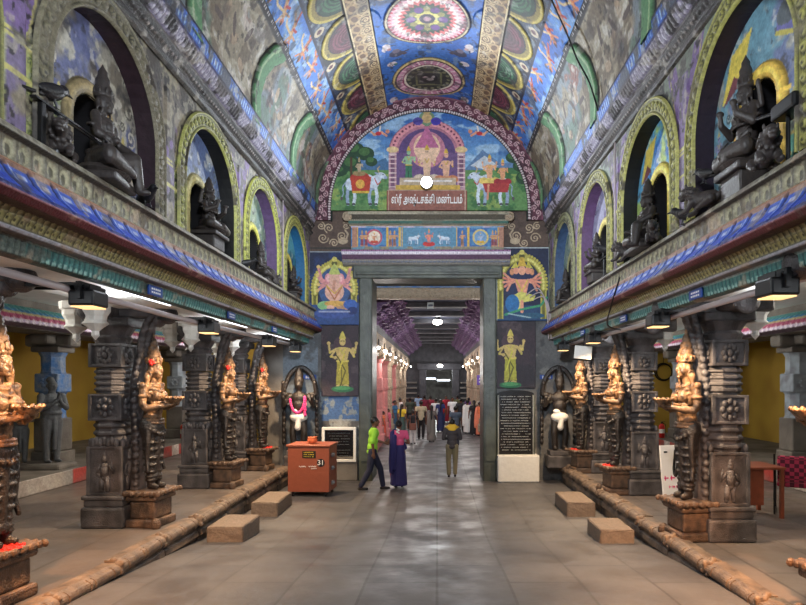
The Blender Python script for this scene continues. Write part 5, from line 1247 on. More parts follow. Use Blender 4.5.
# birds
def bird():
    t = thing('crow', '', 'bird'); bm = bmesh.new()
    ell(bm, (0,0,.13), (.13,.06,.065), (0,-.35,0)); ell(bm, (.12,0,.2), (.05,.042,.045)); cap(bm, (.07,0,.17), (.11,0,.19), .05, .045); cap(bm, (.15,0,.195), (.22,0,.18), .018, .006, 8)
    for s in (-1, 1): ell(bm, (-.04,s*.045,.14), (.13,.02,.045), (0,-.3,s*.08)); chain(bm, [(.0,s*.025,.09), (.02,s*.03,.02)], [.012,.009], 6); cap(bm, (.0,s*.03,.01), (.06,s*.035,.008), .008, .006, 6)
    box(bm, -.3, -.08, -.03, .03, .07, .1, .008, Matrix.Rotation(-.15, 4, 'Y'))
    fuse('body', bm, M['crow'], t, .007, 1); return t
bd = bird(); bd.location = (-3.12, 4.85, 4.66); bd.rotation_euler = (0,0,PI/2-.2); bd['label'] = 'crow perched on the bent pipe bracket, above the nearest left ledge'; bd['group'] = 'birds on the ledges'
dup(bd, 'dark bird perched on the lip of the left ledge past the nearest niche', (-3.02, 6.25, 4.26), -.6, .95)
dup(bd, 'dark bird on the right ledge between the first and second niche', (2.72, 6.6, 4.17), 2.4, .9)
dup(bd, 'crow perched on the beast by the nearest right idol', (2.72, 6.08, 4.46), 2.0, .75)
dup(bd, 'dark bird on the thin post in the third right niche', (2.74, 9.85, 4.5), PI-.6, .95)
dup(bd, 'dark bird on the left ledge by the third niche', (-3.08, 9.75, 4.27), .4, .85)
# bracket and posts
t = thing('pipe_bracket', 'bent pale pipe bracket with black crossbar on the nearest left ledge', 'bracket', (-3.1, 4.9, 4.28))
bm = bmesh.new(); tube(bm, [(0,0,-.02), (0,0,.3), (.0,.03,.35), (0,.08,.37), (0,.62,.37)], .015); obj('pipe', bm, M['steel'], t)
bm = bmesh.new(); box(bm, -.025, .025, -.3, .6, .36, .375); box(bm, -.02, .02, -.22, -.17, .0, .36, .005); obj('crossbar', bm, M['metal'], t)
t = thing('ledge_post', 'thin black metal post on the right ledge under a bird', 'post', (2.74, 9.85, 4.19)); bm = bmesh.new(); tube(bm, [(0,0,0), (0,0,.3)], .015); box(bm, -.02, .02, -.18, .18, .28, .3); obj('post', bm, M['metal'], t)
t = thing('gun_lamp', 'long thin black lamp arm reaching over the nearest right ledge', 'lamp', (2.78, 4.75, 4.19)); bm = bmesh.new(); tube(bm, [(0,0,0), (0,0,.42), (.02,.5,.56)], .018); obj('arm', bm, M['metal'], t); bm = bmesh.new(); box(bm, -.08, .08, -.2, .12, .36, .48, .02); obj('lamp_head', bm, M['metal'], t)

# cables and conduits
def cable(label, pts, r, m, name='cable', cat='cable'):
    bm = bmesh.new(); tube(bm, pts, r, 8); return tag(obj(name, bm, m, smooth=True), label, cat)
def smoothp(P, n=6):
    out = []
    P = [Vector(p) for p in P]
    for i in range(len(P)-1):
        p0 = P[max(i-1,0)]; p1, p2 = P[i], P[i+1]; p3 = P[min(i+2,len(P)-1)]
        for k in range(n):
            t = k/n; out.append(.5*((2*p1)+(p2-p0)*t+(2*p0-5*p1+4*p2-p3)*t*t+(3*p1-p0-3*p2+p3)*t**3))
    return out+[P[-1]]
va = lambda a, y, d=.06: (VX+(VR-d)*math.sin(a*PI/180), y, VZ+(VR-d)*math.cos(a*PI/180))
cable('thin black cable hanging across the right side of the vault', smoothp([va(45,9.5), va(58,9.7,.12), va(68,9.75,.14), va(78,9.65,.1), va(89,9.5,.06)]), .014, M['metal'])
for s, x, nm in ((-1, -3.42, 'left'), (1, 3.06, 'right')):
    cable('long pale conduit pipe running under the '+nm+' cornice', [(x, 3.5, 3.33), (x+.02*s, 8, 3.3), (x, 14.8, 3.33)], .035, M['conduit'], 'conduit_pipe', 'pipe')
cable('thin pale vertical conduit on the right niche wall', [(2.75, 9.27, 4.2), (2.75, 9.27, 6.15)], .014, M['conduit'], 'conduit_pipe', 'pipe')
cable('thin pale vertical conduit on the left niche wall near the gate', [(-3.13, 12.2, 4.28), (-3.13, 12.2, 6.15)], .012, M['conduit'], 'conduit_pipe', 'pipe')
cable('loose black cable looping down from the right cornice', smoothp([(2.62, 8.6, 3.95), (2.6, 9.0, 3.55), (2.7, 9.5, 3.35), (3.0, 9.8, 3.3)]), .012, M['metal'])
for j in range(3): cable('pale cable of the bundle dropping at the right corner of the gate wall, '+['inner', 'middle', 'outer'][j]+' one', smoothp([(2.2+.09*j, 14.82, 4.6-.06*j), (2.5+.05*j, 14.78, 4.75-.1*j), (2.68+.03*j, 14.7, 4.3), (2.74+.06*j, 14.7, 3.5)]), .014, M['conduit'])
# small blue number signs on the teal fascia
def sign():
    t = thing('number_sign', '', 'sign'); bm = bmesh.new(); box(bm, -.012, .012, -.16, .16, -.055, .055, .004); obj('plate', bm, M['signblue'], t)
    bm = bmesh.new()
    for z in (-.02, .018):
        for sx_ in (-1, 1):
            for k in range(5): box(bm, sx_*.012, sx_*.0135, -.11+.045*k, -.08+.045*k, z-.01, z+.01)
    obj('lettering', bm, M['text'], t); return t
sg = None
for s, nm, x, ys_ in ((-1, 'left', -3.17, (6.75, 9.25, 11.7)), (1, 'right', 2.89, (6.7, 9.3, 11.9))):
    for k, y in enumerate(ys_):
        o = sg = sign() if sg is None else dup(sg)
        o.location = (x, y, 3.47 if s < 0 else 3.43); o['label'] = 'small blue enamel sign on the teal edge under the '+nm+' cornice, '+['nearest the camera', 'middle one', 'nearest the gate'][k]; o['group'] = 'blue signs on the cornices'
for x, lab in ((gx(310), 'small blue sign on the bare wall left of the gate'), (gx(546), 'small blue sign on the bare wall right of the gate')):
    o = dup(sg, lab, (x, 14.98, gz(377)), PI/2, None, 'blue signs beside the gate')

# floodlights on arms
def flood():
    t = thing('floodlight', '', 'lamp')                     # arm along +x
    bm = bmesh.new(); box(bm, -.7, .0, -.02, .02, -.02, .02); box(bm, -.7, .0, .16, .2, -.02, .02); box(bm, -.02, .02, -.02, .2, -.02, .02); obj('arm', bm, M['metal'], t)
    bm = bmesh.new(); box(bm, -.12, .12, -.05, .22, -.2, -.05, .02)
    for k in range(5): box(bm, -.1+.045*k, -.09+.045*k, -.05, .22, -.05, -.01)
    hs = obj('housing', bm, M['metal'], t)
    bm = bmesh.new(); box(bm, -.1, .1, -.03, .2, -.21, -.195); sub(obj('lens', bm, mat('warm_lamp_lens', (255,206,140), .3, emit=1.5), t), hs)
    bm = bmesh.new(); box(bm, -.02, .02, -.09, -.05, -.14, .02); box(bm, -.02, .02, .22, .26, -.14, .02); box(bm, -.02, .02, -.09, .26, .0, .02); obj('yoke', bm, M['metal'], t)
    return t
fl = flood(); LAMPS = []
fl_first = True
for s, nm, x, ys_ in ((-1, 'left', -3.3, (5.6, 8.6, 11.7, 13.9)), (1, 'right', 2.84, (5.1, 7.8, 11.0, 13.6))):
    for k, y in enumerate(ys_):
        o = fl if fl_first else dup(fl); fl_first = False
        o.location = (x, y, 3.36); o.rotation_euler = (0,0,0 if s < 0 else PI); o['label'] = 'black floodlight on an arm under the '+nm+' cornice, '+DIST[k]; o['group'] = 'floodlights over the statues'
        LAMPS.append((s, x, y))
t = thing('panel_lamp', 'square white-faced lamp panel tilted over the third right statue', 'lamp', (2.75, 11.3, 3.0)); bm = bmesh.new(); box(bm, -.16, .16, -.03, .0, -.13, .13, .01); obj('face', bm, M['white'], t); bm = bmesh.new(); box(bm, -.17, .17, .0, .06, -.14, .14, .01); tube(bm, [(0,.03,.1), (0,.03,.4)], .012); obj('housing', bm, M['metal'], t); t.rotation_euler = (-.3,.1,-.2)
# tube lights behind the fascia
def tubel():
    t = thing('batten_lamp', '', 'lamp'); bm = bmesh.new(); tube(bm, [(0,-.58,0), (0,.58,0)], .018); obj('tube', bm, M['tube'], t); bm = bmesh.new(); box(bm, -.03, .03, -.62, .62, .02, .06); obj('batten', bm, M['white'], t); return t
tb = None
for s, nm, x, ys_ in ((-1, 'left', -3.42, (4.0, 7.1, 10.2, 13.3)), (1, 'right', 3.12, (3.4, 6.5, 9.6, 12.7))):
    for k, y in enumerate(ys_):
        o = tb = tubel() if tb is None else dup(tb)
        o.location = (x, y, 3.44); o['label'] = 'white batten tube light behind the '+nm+' cornice, '+DIST[k]; o['group'] = 'batten lights in the aisles'
# gate floodlight
t = thing('gate_floodlight', 'glaring white floodlight on the ledge in front of the half-round painting', 'lamp', (gx(427), 14.35, gz(191)))
bm = bmesh.new(); lathe(bm, [(.13,0), (.13,.02)], 20); o = obj('lens', bm, M['glare'], t); o.rotation_euler = (PI/2,0,0); o.location = (0,0,0)
bm = bmesh.new(); lathe(bm, [(.15,-.01), (.15,-.05), (.1,-.16), (.05,-.18)], 20); o = obj('housing', bm, M['metal'], t); o.rotation_euler = (PI/2,0,0)
bm = bmesh.new(); tube(bm, [(0,.1,0), (0,.5,.0)], .02); obj('bracket', bm, M['metal'], t)

# ------------------------------------------------------------------ orange cabinet
t = thing('donation_box', 'orange-brown steel box on wheels with black 31 disc, left of the gate', 'box', (-2.72, 13.15, 0), -.06)
w, d, h = .45, .36, 1.1
bm = bmesh.new(); box(bm, -w, w, -d, d, .1, h-.03, .015); obj('body', bm, M['orange'], t)
bm = bmesh.new(); box(bm, -w-.03, w+.03, -d-.03, d+.03, h-.03, h+.01, .01); obj('lid', bm, M['orange'], t)
for x in (-.36, .36):
    for y in (-.28, .28):
        bm = bmesh.new(); tube(bm, [(x-.02,y,.05), (x+.02,y,.05)], .05, 14); o = obj('wheel', bm, M['metal'], t)
bm = bmesh.new()
for z in (.28, .6, .88): box(bm, w, w+.05, -.2, -.05, z-.04, z+.04, .01); tube(bm, [(w+.03,-.2,z+.03), (w+.08,-.2,z), (w+.03,-.2,z-.04)], .012)
o = obj('hasps', bm, M['steel'], t)
bm = bmesh.new(); box(bm, -.13, .16, -d-.008, -d, .83, .98); npl = obj('notice_plate', bm, mat('black_plate', (30,28,24), .5), t)
bm = bmesh.new()
for z in (.95, .905, .86): scribble(bm, -.1, .13, z, -d-.008, .03)
obj('lettering', bm, M['textyel'], npl)
bm = bmesh.new(); lathe(bm, [(.085,0), (.085,.006)], 20); o = obj('number_disc', bm, mat('black_disc', (24,22,30), .4), t); o.rotation_euler = (PI/2,0,0); o.location = (.27, -d-.001, .73)
sub(text('31', .15, (.27, -d-.014, .73), M['text'], t, off=.001), o)
bm = bmesh.new(); pts = [(-.2+.013*i, -d-.004, .64+.018*math.sin(i*1.7)+.001*i) for i in range(12)]; tube(bm, pts, .006, 6); pts = [(.0+.013*i, -d-.004, .65+.015*math.sin(i*2.1)) for i in range(14)]; tube(bm, pts, .006, 6); tube(bm, [(.06,-d-.004,.6), (.18,-d-.004,.605)], .005, 6); obj('chalk_writing', bm, M['text'], t)
t = thing('clay_pot', 'small orange clay pot on top of the orange box', 'pot', (-2.72, 13.1, h+.01)); bm = bmesh.new(); lathe(bm, [(.05,0), (.1,.03), (.11,.09), (.09,.12), (.105,.14), (.08,.135), (.06,.05)], 18); obj('bowl', bm, mat('orange_clay', (206,110,70), .7, var=.1), t, smooth=True)

# ------------------------------------------------------------------ desk, chairs, board, extinguishers
t = thing('desk', 'brown wooden desk standing behind the nearest right pillar', 'desk', (4.85, 9.4, PH), .03)
bm = bmesh.new(); box(bm, -.62, .42, -.35, .35, .74, .78, .008); obj('desktop', bm, M['wood'], t)
bm = bmesh.new(); box(bm, -.58, .1, -.3, -.27, .2, .74); obj('modesty_panel', bm, M['wood'], t)
bm = bmesh.new(); box(bm, -.55, -.15, -.27, .3, .25, .74, .005); obj('drawer_unit', bm, M['wood'], t)
for x in (-.58, .37):
    for y in (-.31, .31): bm = bmesh.new(); box(bm, x-.025, x+.025, y-.025, y+.025, 0, .74); obj('leg', bm, M['wood'], t)
plaid = mat('maroon_plaid_fabric', (150,40,66), .9, bump=.2, bscale=60)
nt = plaid.node_tree; ck = nt.nodes.new('ShaderNodeTexChecker'); ck.inputs['Scale'].default_value = 16; ck.inputs['Color1'].default_value = (*lin((170,50,80)),1); ck.inputs['Color2'].default_value = (*lin((84,26,44)),1)
tcn = nt.nodes.new('ShaderNodeTexCoord'); nt.links.new(tcn.outputs['Object'], ck.inputs['Vector']); nt.links.new(ck.outputs['Color'], nt.nodes['Principled BSDF'].inputs['Base Color'])
def chair():
    t = thing('visitor_chair', '', 'chair')
    bm = bmesh.new(); box(bm, -.24, .24, -.24, .24, .43, .5, .03); obj('seat', bm, plaid, t)
    bm = bmesh.new(); box(bm, -.23, .23, -.03, .03, 0, .42, .025, Matrix.Translation((0,.27,.52)) @ Matrix.Rotation(-.2, 4, 'X')); obj('backrest', bm, plaid, t)
    for s in (-1, 1):
        bm = bmesh.new(); tube(bm, smoothp([(s*.27,.34,.95), (s*.27,.26,.5), (s*.27,.3,.02), (s*.27,.1,.02), (s*.27,-.24,.02), (s*.27,-.28,.06), (s*.27,-.26,.62), (s*.27,-.2,.68), (s*.27,.2,.68)], 4), .014); obj('frame', bm, M['metal'], t)
        bm = bmesh.new(); box(bm, s*.27-.025, s*.27+.025, -.2, .2, .68, .7, .008); obj('armrest', bm, M['metal'], t)
    return t
ch = chair(); ch.location = (5.66, 9.5, PH); ch.rotation_euler = (0,0,2.6); ch['label'] = 'maroon plaid chair with black tube frame beside the desk'; ch['group'] = 'plaid visitor chairs'
dup(ch, 'maroon plaid chair with black tube frame at the right edge, farther from the desk', (5.98, 8.75, PH), 2.2, None, 'plaid visitor chairs')
t = thing('notice_board', 'white board with pink lettering leaning behind the nearest right statue', 'board', (4.08, 10.3, PH), .25)
bm = bmesh.new(); R = Matrix.Rotation(-.12, 4, 'X'); box(bm, -.22, .24, -.012, .012, 0, .98, .005, R); obj('panel', bm, M['board'], t)
bm = bmesh.new(); box(bm, -.22, .24, .012, .04, .0, .03, 0, R); box(bm, .0, .03, .1, .13, 0, .9, 0, Matrix.Rotation(.12, 4, 'X')); obj('stand', bm, M['metal'], t)
bm = bmesh.new()
for z, h_, x0, x1 in ((.42, .1, -.18, .17), (.27, .06, -.1, .12)):
    b2 = bmesh.new(); scribble(b2, x0, x1, z, -.012, h_); bmesh.ops.transform(b2, matrix=R, verts=b2.verts); me_ = bpy.data.meshes.new('m'); b2.to_mesh(me_); b2.free(); bm.from_mesh(me_)
obj('lettering', bm, M['textpink'], t)
bm = bmesh.new(); 
for x, z in ((-.12,.86), (.12,.7)): tube(bm, [(x-.03, z*.12-.016, z), (x+.03, z*.12-.016, z)], .014, 6)
obj('marks', bm, M['metal'], t)
def exting():
    t = thing('fire_extinguisher', '', 'extinguisher'); bm = bmesh.new(); lathe(bm, [(.08,0), (.09,.02), (.09,.36), (.07,.42), (.03,.45)], 18); obj('cylinder', bm, M['red'], t, smooth=True)
    bm = bmesh.new(); lathe(bm, [(.03,.45), (.03,.5)], 10); box(bm, -.015, .1, -.015, .015, .5, .52); tube(bm, [(.03,0,.48), (.12,0,.42), (.11,0,.15)], .012); obj('valve_and_hose', bm, M['metal'], t)
    bm = bmesh.new(); lathe(bm, [(.0915,.15), (.0915,.28)], 18); obj('paper_label', bm, M['white'], t); return t
ex = exting(); ex.location = (7.12, 19.0, .68); ex['label'] = 'red fire extinguisher by the yellow wall of the right aisle'; ex['group'] = 'fire extinguishers'
dup(ex, 'red fire extinguisher by the yellow wall of the left aisle', (-7.95, 19.3-.5, .68), 1, None, 'fire extinguishers')
t = thing('stone_shrine_stub', 'small reddish carved pedestal standing at the back of the left aisle', 'pedestal', (-7.3, 18.2, PH)); bm = bmesh.new(); box(bm, -.25, .25, -.25, .25, 0, .3, .03); lathe(bm, [(.22,.3), (.28,.36), (.2,.5), (.1,.62), (.02,.7)], 14); obj('body', bm, M['brownst'], t)
# ceiling fan bracket style hooks in right aisle: round black cable coil on the yellow wall
t = thing('cable_coil', 'black coil of cable hanging on the yellow wall of the right aisle', 'cable coil', (7.9, 20.94, 2.8)); bm = bmesh.new(); torus(bm, (0,0,0), .3, .025, (PI/2,0,0)); torus(bm, (.02,-.03,.0), .27, .02, (PI/2,.1,0)); tube(bm, [(0,0,.28), (0,0,1.1)], .01); obj('coil', bm, M['metal'], t)
# ------------------------------------------------------------------ people (local: facing -y, height 1.7)
SK = (112,74,54)
def hand(bm, w, d, side, curl=.5, k=1):
    """palm and five fingers; w wrist point, d direction"""
    w = Vector(w); d = Vector(d).normalized(); up = Vector((side,0,0)); up = (up-d*up.dot(d)).normalized(); n = d.cross(up)
    c = w+d*.05; ell(bm, c, (.03,.03,.03), seg=8); cap(bm, w+d*.02, w+d*.075, .026, .028, 8)
    for j, l in enumerate((.062,.072,.068,.052)):
        b = w+d*.08+n*(.027-.018*j); m = b+d*l*.5; e = m+(d*math.cos(curl)+up*-side*math.sin(curl)*side)*l*.5
        chain(bm, [b, m, e], [.0095,.009,.008], 6)
    b = w+d*.03+n*.03; chain(bm, [b, b+d*.03+n*.022, b+d*.06+n*.024], [.012,.011,.009], 6)
def person(label, X, Y, h=1.65, rz=PI, top=(200,200,200), low=(40,40,60), style='trousers', stride=0, hair='short', arms='down', vox=.02, shoe=(30,26,26), extra=None, female=False, group=None, sleeve=.5, z=0, lean=0):
    t = thing('person', label, 'person', (X, Y, z), rz, group, h/1.7)
    hy = {1: stride, -1: -stride}
    hip = {s: Vector((s*.09, 0, .9)) for s in (1, -1)}
    foot = {s: Vector((s*.09, -hy[s], .07 if hy[s] >= 0 else .1)) for s in (1, -1)}
    knee = {s: Vector((s*.1, -hy[s]*.5-.06*(abs(stride) > 0)-.01, .49)) for s in (1, -1)}
    L = lambda x, y, z: Vector((x, y-lean*max(0, z-.9), z))
    sh = {s: L(s*(.17 if female else .19), 0, 1.39) for s in (1, -1)}
    if arms == 'down':
        el = {s: L(s*.25, .03+.12*s*(stride > 0), 1.13) for s in (1, -1)}; wr = {s: L(s*.26, -.05+.16*s*(stride > 0), .9) for s in (1, -1)}
    elif arms == 'front':
        el = {s: L(s*.25, -.02, 1.13) for s in (1, -1)}; wr = {s: L(s*.12, -.22, 1.12) for s in (1, -1)}
    elif arms == 'reach':
        el = {1: L(.24,-.06,1.14), -1: L(-.26,.05,1.13)}; wr = {1: L(.2,-.28,1.08), -1: L(-.26,.0,.9)}
    bm = bmesh.new()
    for s in (1, -1):
        chain(bm, [foot[s], knee[s], hip[s]], [.042,.058,.085]); a = foot[s]; cap(bm, a+Vector((0,.03,-.04)), a+Vector((0,-.13,-.045)), .032, .026)
        chain(bm, [sh[s], el[s], wr[s]], [.048,.038,.026]); hand(bm, wr[s], wr[s]-el[s], s, .6)
    ell(bm, L(0,0,.95), (.14,.1,.12)); ell(bm, L(0,0,1.15), (.12,.09,.14)); ell(bm, L(0,0,1.32), (.15,.1,.13)); cap(bm, L(0,.01,1.4), L(0,0,1.5), .055, .05)
    ell(bm, L(0,0,1.585), (.075,.092,.105)); ell(bm, L(0,-.035,1.54), (.05,.055,.05)); ell(bm, L(0,-.1,1.575), (.014,.02,.022)); ell(bm, L(0,-.085,1.53), (.024,.012,.008)); ell(bm, L(0,-.075,1.495), (.025,.022,.018))
    for s in (1, -1): ell(bm, L(s*.077,.005,1.58), (.012,.02,.03)); ell(bm, L(s*.03,-.085,1.6), (.014,.01,.008)); cap(bm, L(s*.012,-.092,1.62), L(s*.05,-.08,1.622), .006, .005, 6)
    fuse('body', bm, M['skin'], t, vox*.8, 1)
    # upper clothing
    tm = colmat(top); bm = bmesh.new()
    ell(bm, L(0,0,1.32), (.185 if not female else .165,.125,.14)); ell(bm, L(0,0,1.15), (.155 if not female else .135,.118,.17)); cap(bm, sh[1], sh[-1], .062)
    for s in (1, -1): chain(bm, [sh[s], sh[s]*(1-sleeve)+el[s]*sleeve if sleeve <= 1 else el[s]] + ([] if sleeve <= 1 else [el[s]*.25+wr[s]*.75]), [.068,.058]+([] if sleeve <= 1 else [.046]))
    if female: 
        for s in (1, -1): ell(bm, L(s*.065,-.08,1.28), (.065,.06,.06))
    if style == 'trousers' : ell(bm, L(0,0,1.0), (.158,.122,.15)); ell(bm, L(0,0,.9), (.163,.126,.09))
    fuse('shirt' if not female else 'blouse', bm, tm, t, vox, 2)
    # lower clothing
    lm = colmat(low); bm = bmesh.new()
    if style == 'trousers':
        ell(bm, L(0,0,.93), (.15,.115,.12))
        for s in (1, -1): chain(bm, [foot[s]+Vector((0,0,.03)), knee[s], hip[s]], [.062,.076,.105])
        fuse('trousers', bm, lm, t, vox, 2)
    else:
        fx = stride*.5
        lathe(bm, [(.2,.06), (.21,.12), (.19,.5), (.175,.8), (.16,.95), (.13,1.08)], 24, (0,0,0), 0, 1, .9+fx)
        for k in range(11): a = 2*PI*k/11+.2; chain(bm, [(.2*math.cos(a), (.18+fx*.2)*math.sin(a), .09), (.16*math.cos(a), .14*math.sin(a), .85)], [.024,.014], 6)
        if style == 'sari':
            chain(bm, [L(-.14,-.1,1.0), L(-.02,-.15,1.22), L(.13,-.06,1.43), L(.16,.07,1.38), L(.15,.15,1.1), L(.17,.17,.7), L(.17,.17,.42)], [.06,.055,.05,.06,.065,.065,.05])
            chain(bm, [L(.08,.13,1.3), L(.08,.17,.9), L(.1,.17,.5)], [.05,.05,.05])
        fuse({'sari': 'sari', 'dress': 'skirt', 'dhoti': 'dhoti'}[style], bm, lm, t, vox, 2)
    bm = bmesh.new()
    bm.free()
    for s in (1, -1):
        bm = bmesh.new(); a = foot[s]; cap(bm, a+Vector((0,.04,-.042)), a+Vector((0,-.14,-.048)), .036, .03)
        for v in bm.verts: v.co.z = max(v.co.z, .0)
        obj('sandal', bm, colmat(shoe, .5, 'leather'), t, smooth=True)
    bm = bmesh.new(); ell(bm, L(0,.018,1.612), (.086,.096,.1))
    if hair == 'bun': ell(bm, L(0,.12,1.6), (.05,.045,.05))
    if hair == 'long': chain(bm, [L(0,.09,1.58), L(0,.13,1.4), L(0,.14,1.2), L(0,.14,1.05)], [.06,.05,.04,.025])
    bmesh.ops.delete(bm, geom=[v for v in bm.verts if v.co.y < -.055-lean*.7 and v.co.z < 1.655 or v.co.z < 1.52 and hair == 'short'], context='VERTS') if False else None
    o = fuse('hair', bm, M['hair'], t, .014, 1)
    if extra: extra(t, L, vox)
    return t
def plait_flowers(t, L, v):
    bm = bmesh.new()
    for k in range(10): ell(bm, L(.03*math.cos(k), .16, 1.5-.012*k), .018, seg=6)
    o = obj('jasmine_string', bm, M['white'], t)
    bm = bmesh.new(); chain(bm, [L(.17,-.12,1.1), L(.2,-.15,.8), L(.19,-.14,.45), L(.18,-.12,.2)], [.05,.08,.085,.06]); o = fuse('sari_end', bm, colmat((110,40,84)), t, v, 1); o['label'] = 'maroon and violet hanging end of the sari'
def shawl(col, name='shawl'):
    def f(t, L, v):
        bm = bmesh.new(); chain(bm, [L(-.17,-.05,1.42), L(-.06,.06,1.49), L(.06,.06,1.49), L(.17,-.05,1.42)], [.06,.065,.065,.06]); ell(bm, L(0,.06,1.42), (.13,.07,.09)); fuse(name, bm, colmat(col), t, v, 1)
    return f
def bag(col):
    def f(t, L, v):
        bm = bmesh.new(); box(bm, -.18, .18, .13, .3, .72, 1.05, .04); box(bm, -.14, .14, .29, .33, .75, .9, .02); obj('bag', bm, colmat(col), t); bm = bmesh.new(); tube(bm, [L(-.12,.2,1.04), L(-.14,.06,1.42), L(-.12,-.1,1.3)], .014); tube(bm, [L(.12,.2,1.04), L(.14,.06,1.42), L(.12,-.1,1.3)], .014); obj('strap', bm, colmat(col), t)
    return f
P = lambda px, Y: (px-437)*Y/600
person('man in a bright green shirt and dark trousers striding past the left gate post', P(372,13.6), 13.6, 1.66, PI/2+.25, (150,214,62), (34,38,62), 'trousers', .27, 'short', 'reach', .012, group=None, sleeve=.95, lean=.1)
person('woman in a navy sari and pink blouse seen from behind, beside the green-shirted man', P(399,14.0), 13.95, 1.56, PI-.1, (206,80,120), (38,34,92), 'sari', .03, 'bun', 'front', .012, female=True, extra=plait_flowers)
person('person in patterned dark top and khaki trousers walking in through the middle of the gate', P(452,15.45), 15.45, 1.5, PI, (62,56,58), (122,112,86), 'trousers', .05, 'short', 'front', .014, extra=shawl((222,176,50), 'yellow_cloth'), sleeve=1.2)
CR = [
 ('man in a beige shirt and dark trousers walking away, left of the corridor centre', 421, 25.6, 1.66, PI, (196,180,150), (34,30,32), 'trousers', .12, 'short', None, False),
 ('woman in a grey-brown sari walking just right of the beige-shirted man', 431.5, 24.6, 1.5, PI, (110,100,96), (120,112,106), 'sari', 0, 'long', None, True),
 ('small figure in black top and white trousers carrying a brown bag', 413, 23.6, 1.35, PI, (34,32,36), (206,200,196), 'trousers', .05, 'short', bag((120,74,60)), False),
 ('woman in a yellow blouse and green skirt by the left row of pillars', 402, 26.0, 1.5, 2.6, (226,196,60), (70,90,84), 'dress', 0, 'long', None, True),
 ('woman in a teal dress standing at the left pillars', 395, 28.5, 1.58, 1.2, (60,110,150), (50,84,110), 'dress', 0, 'bun', None, True),
 ('person in a white shirt standing behind the teal-dressed woman', 400, 32, 1.62, 2.2, (232,232,228), (90,84,80), 'dhoti', 0, 'short', None, False),
 ('man in a dark green shirt farther back on the left', 410, 31, 1.66, PI, (58,66,56), (30,34,40), 'trousers', .06, 'short', None, False),
 ('seated-looking vendor in a pink sari low by the left pillars', 388.5, 25.5, 1.1, PI/2, (220,110,130), (210,96,120), 'sari', 0, 'bun', None, True),
 ('child in an orange frock beside the pink vendor', 383.5, 24.2, 1.05, PI/2, (226,120,80), (210,90,70), 'dress', 0, 'short', None, True),
 ('man in a maroon shirt in the far middle of the crowd', 424.5, 34, 1.7, PI, (130,40,64), (40,40,50), 'trousers', .05, 'short', None, False),
 ('woman in a maroon sari in the far crowd, right of the maroon-shirted man', 430.5, 36, 1.62, PI, (150,50,70), (120,34,56), 'sari', 0, 'bun', None, True),
 ('man in a white shirt walking near the corridor centre', 436, 30, 1.64, PI, (236,236,238), (60,60,84), 'trousers', .08, 'short', None, False),
 ('person in navy blue walking just right of the corridor centre', 440.5, 29.5, 1.6, PI, (44,56,110), (40,46,86), 'dress', 0, 'long', None, True),
 ('woman in a crimson sari facing the crowd at the far gate', 446, 36.5, 1.62, 0, (176,44,60), (150,34,54), 'sari', 0, 'bun', None, True),
 ('man in a plain white shirt and dark trousers right of the crimson sari', 452.5, 31.5, 1.66, 0, (238,238,240), (50,50,60), 'trousers', 0, 'short', None, False),
 ('man in a slate grey shirt walking ahead of the person with the yellow cloth', 455.5, 22.5, 1.55, PI, (74,84,100), (44,46,58), 'trousers', .08, 'short', None, False),
 ('man in a black shirt standing at the right side of the crowd', 461, 29.5, 1.66, PI, (40,40,46), (56,52,50), 'trousers', 0, 'short', None, False),
 ('woman in a white sari at the right of the corridor', 467.5, 28.6, 1.6, 2.8, (226,222,216), (232,230,226), 'sari', 0, 'bun', None, True),
 ('woman in a long black dress right of the white sari', 474, 27.8, 1.6, PI, (34,32,36), (26,26,30), 'dress', 0, 'long', None, True),
 ('woman in an orange sari at the right pillars beside the black dress', 480, 27.4, 1.56, 2.4, (220,120,80), (224,130,100), 'sari', 0, 'bun', None, True),
 ('man in a light blue shirt deep in the far crowd, left of centre', 418.5, 38, 1.66, PI, (150,180,214), (50,50,60), 'trousers', 0, 'short', None, False),
 ('man in an olive shirt deep in the far crowd, right of centre', 457.5, 36, 1.66, PI, (96,98,70), (60,56,50), 'trousers', 0, 'short', None, False),
 ('woman in a violet sari in the far crowd near the right pillars', 468.5, 34.5, 1.56, PI, (120,70,140), (96,60,120), 'sari', 0, 'bun', None, True),
 ('boy in a red shirt near the far crowd centre', 442.5, 33, 1.35, PI, (190,50,50), (60,70,110), 'trousers', 0, 'short', None, False),
]
for (lab, px, Y, h, rz, top, low, sty, stx, hr, ex_, fem) in CR:
    person(lab, P(px, Y), Y, h, rz, top, low, sty, stx, hr, 'down', .026, extra=ex_, female=fem, group='visitors in the corridor', sleeve=.5, z=.22 if P(px,Y) < -2.03 or P(px,Y) > 2.1 else 0)

# ------------------------------------------------------------------ light
def light(kind, loc, energy, col, size=.1, rot=(0,0,0), spot=None, blend=.5):
    d = bpy.data.lights.new('lamp', kind); d.energy = energy; d.color = col
    if kind == 'AREA': d.size = size
    else: d.shadow_soft_size = size
    if spot: d.spot_size = spot; d.spot_blend = blend
    o = bpy.data.objects.new('light', d); C.objects.link(o); o.location = loc; o.rotation_euler = rot
    return o
def aim(o, p): o.rotation_euler = (Vector(p)-o.location).to_track_quat('-Z', 'Y').to_euler(); return o
WARM = (1,.66,.36); COOL = (.86,.93,1)
WARM = (1,.7,.42)
for s, x, y in LAMPS:                                       # the floodlights over the statues
    o = light('SPOT', (x-s*.1, y+(.08 if s < 0 else -.08)-.28, 3.14), 340, WARM, .05, spot=2.4, blend=.6); aim(o, (x+s*.5, y-.1, 0))
# gate floodlight: throws its light back along the nave
o = light('SPOT', (gx(427), 14.25, gz(191)), 700, COOL, .14, spot=2.4, blend=.6); aim(o, (-.2, 5, 6.2))
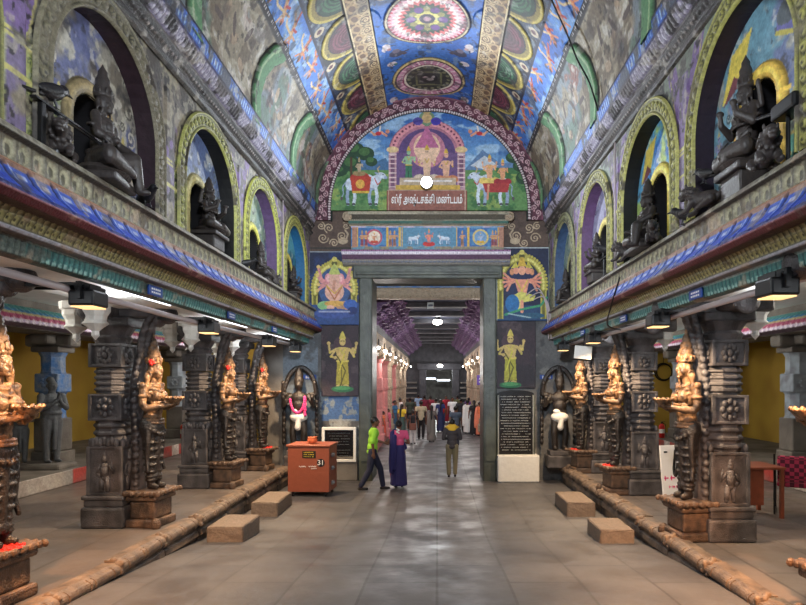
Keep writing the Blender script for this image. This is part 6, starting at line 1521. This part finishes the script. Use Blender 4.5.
# added spots out of view at the entrance end, brightening gate wall and vault
o = light('SPOT', (-.2, 2.5, 4.6), 3300, COOL, .2, spot=.95, blend=.6); aim(o, (-.2, 15, 6.0))
o = light('SPOT', (-.2, 1.0, 5.2), 800, COOL, .25, spot=2.2, blend=.7); aim(o, (-.2, 11, 7.9))
# added spots over the niche ledges, no fixtures, brightening vault and opposite wall
for x, y in ((-2.75, 4.3), (-2.75, 7.1), (-2.75, 9.65), (-2.75, 12.15), (2.45, 3.9), (2.45, 6.7), (2.45, 9.2), (2.45, 11.9)):
    o = light('SPOT', (x, y, 4.5), 190, (.93,.96,.96), .1, spot=1.9, blend=.8); aim(o, (-x*1.05, y+.3, 5.5))
# aisle ceilings
for s, x, ys_ in ((-1, -3.65, (4.0, 7.1, 10.2, 13.3)), (1, 3.3, (3.4, 6.5, 9.6, 12.7))):
    for y in ys_: light('POINT', (x+s*.25, y, 3.3), 16, (.92,.97,1), .1)
for x, y in ((-6.2, 8), (-6.2, 13), (-6.2, 18), (5.6, 8), (5.6, 13), (5.6, 18)): light('POINT', (x, y, 3.6), 50, (1,.93,.82), .15)  # added fill lamps without fixtures, brightening the aisle walls
# corridor
for s in (-1, 1):
    for k in range(6): light('POINT', (s*1.55, 17.9+k*4.1, 3.4), 60, (1,.93,.88), .06)
for y in (18, 24, 30, 36): light('POINT', (-4, y, 3.4), 90, (1,.86,.82), .1)
light('POINT', (.02, 25, 4.7), 60, (.95,.97,1), .15); light('POINT', (.2, 40.3, 3.3), 60, (.95,.97,1), .15); light('POINT', (.2, 50, 3.2), 900, (.95,1,1), .2)
# added warm spots out of view, no fixtures, turning the near floor orange
for x in (-2.6, 2.2): o = light('SPOT', (x*1.3, 3.4, 3.4), 1400, (1,.44,.18), .08, spot=1.35, blend=.9); aim(o, (x*1.6, 6.0, 0))
w = bpy.data.worlds.new('world'); bpy.context.scene.world = w; w.use_nodes = True
w.node_tree.nodes['Background'].inputs[0].default_value = (.62,.72,.9,1); w.node_tree.nodes['Background'].inputs[1].default_value = .2
sc = bpy.context.scene
sc.view_settings.view_transform = 'Standard'; sc.view_settings.look = 'None'; sc.view_settings.exposure = 0; sc.view_settings.gamma = 1; sc.view_settings.use_curve_mapping = False
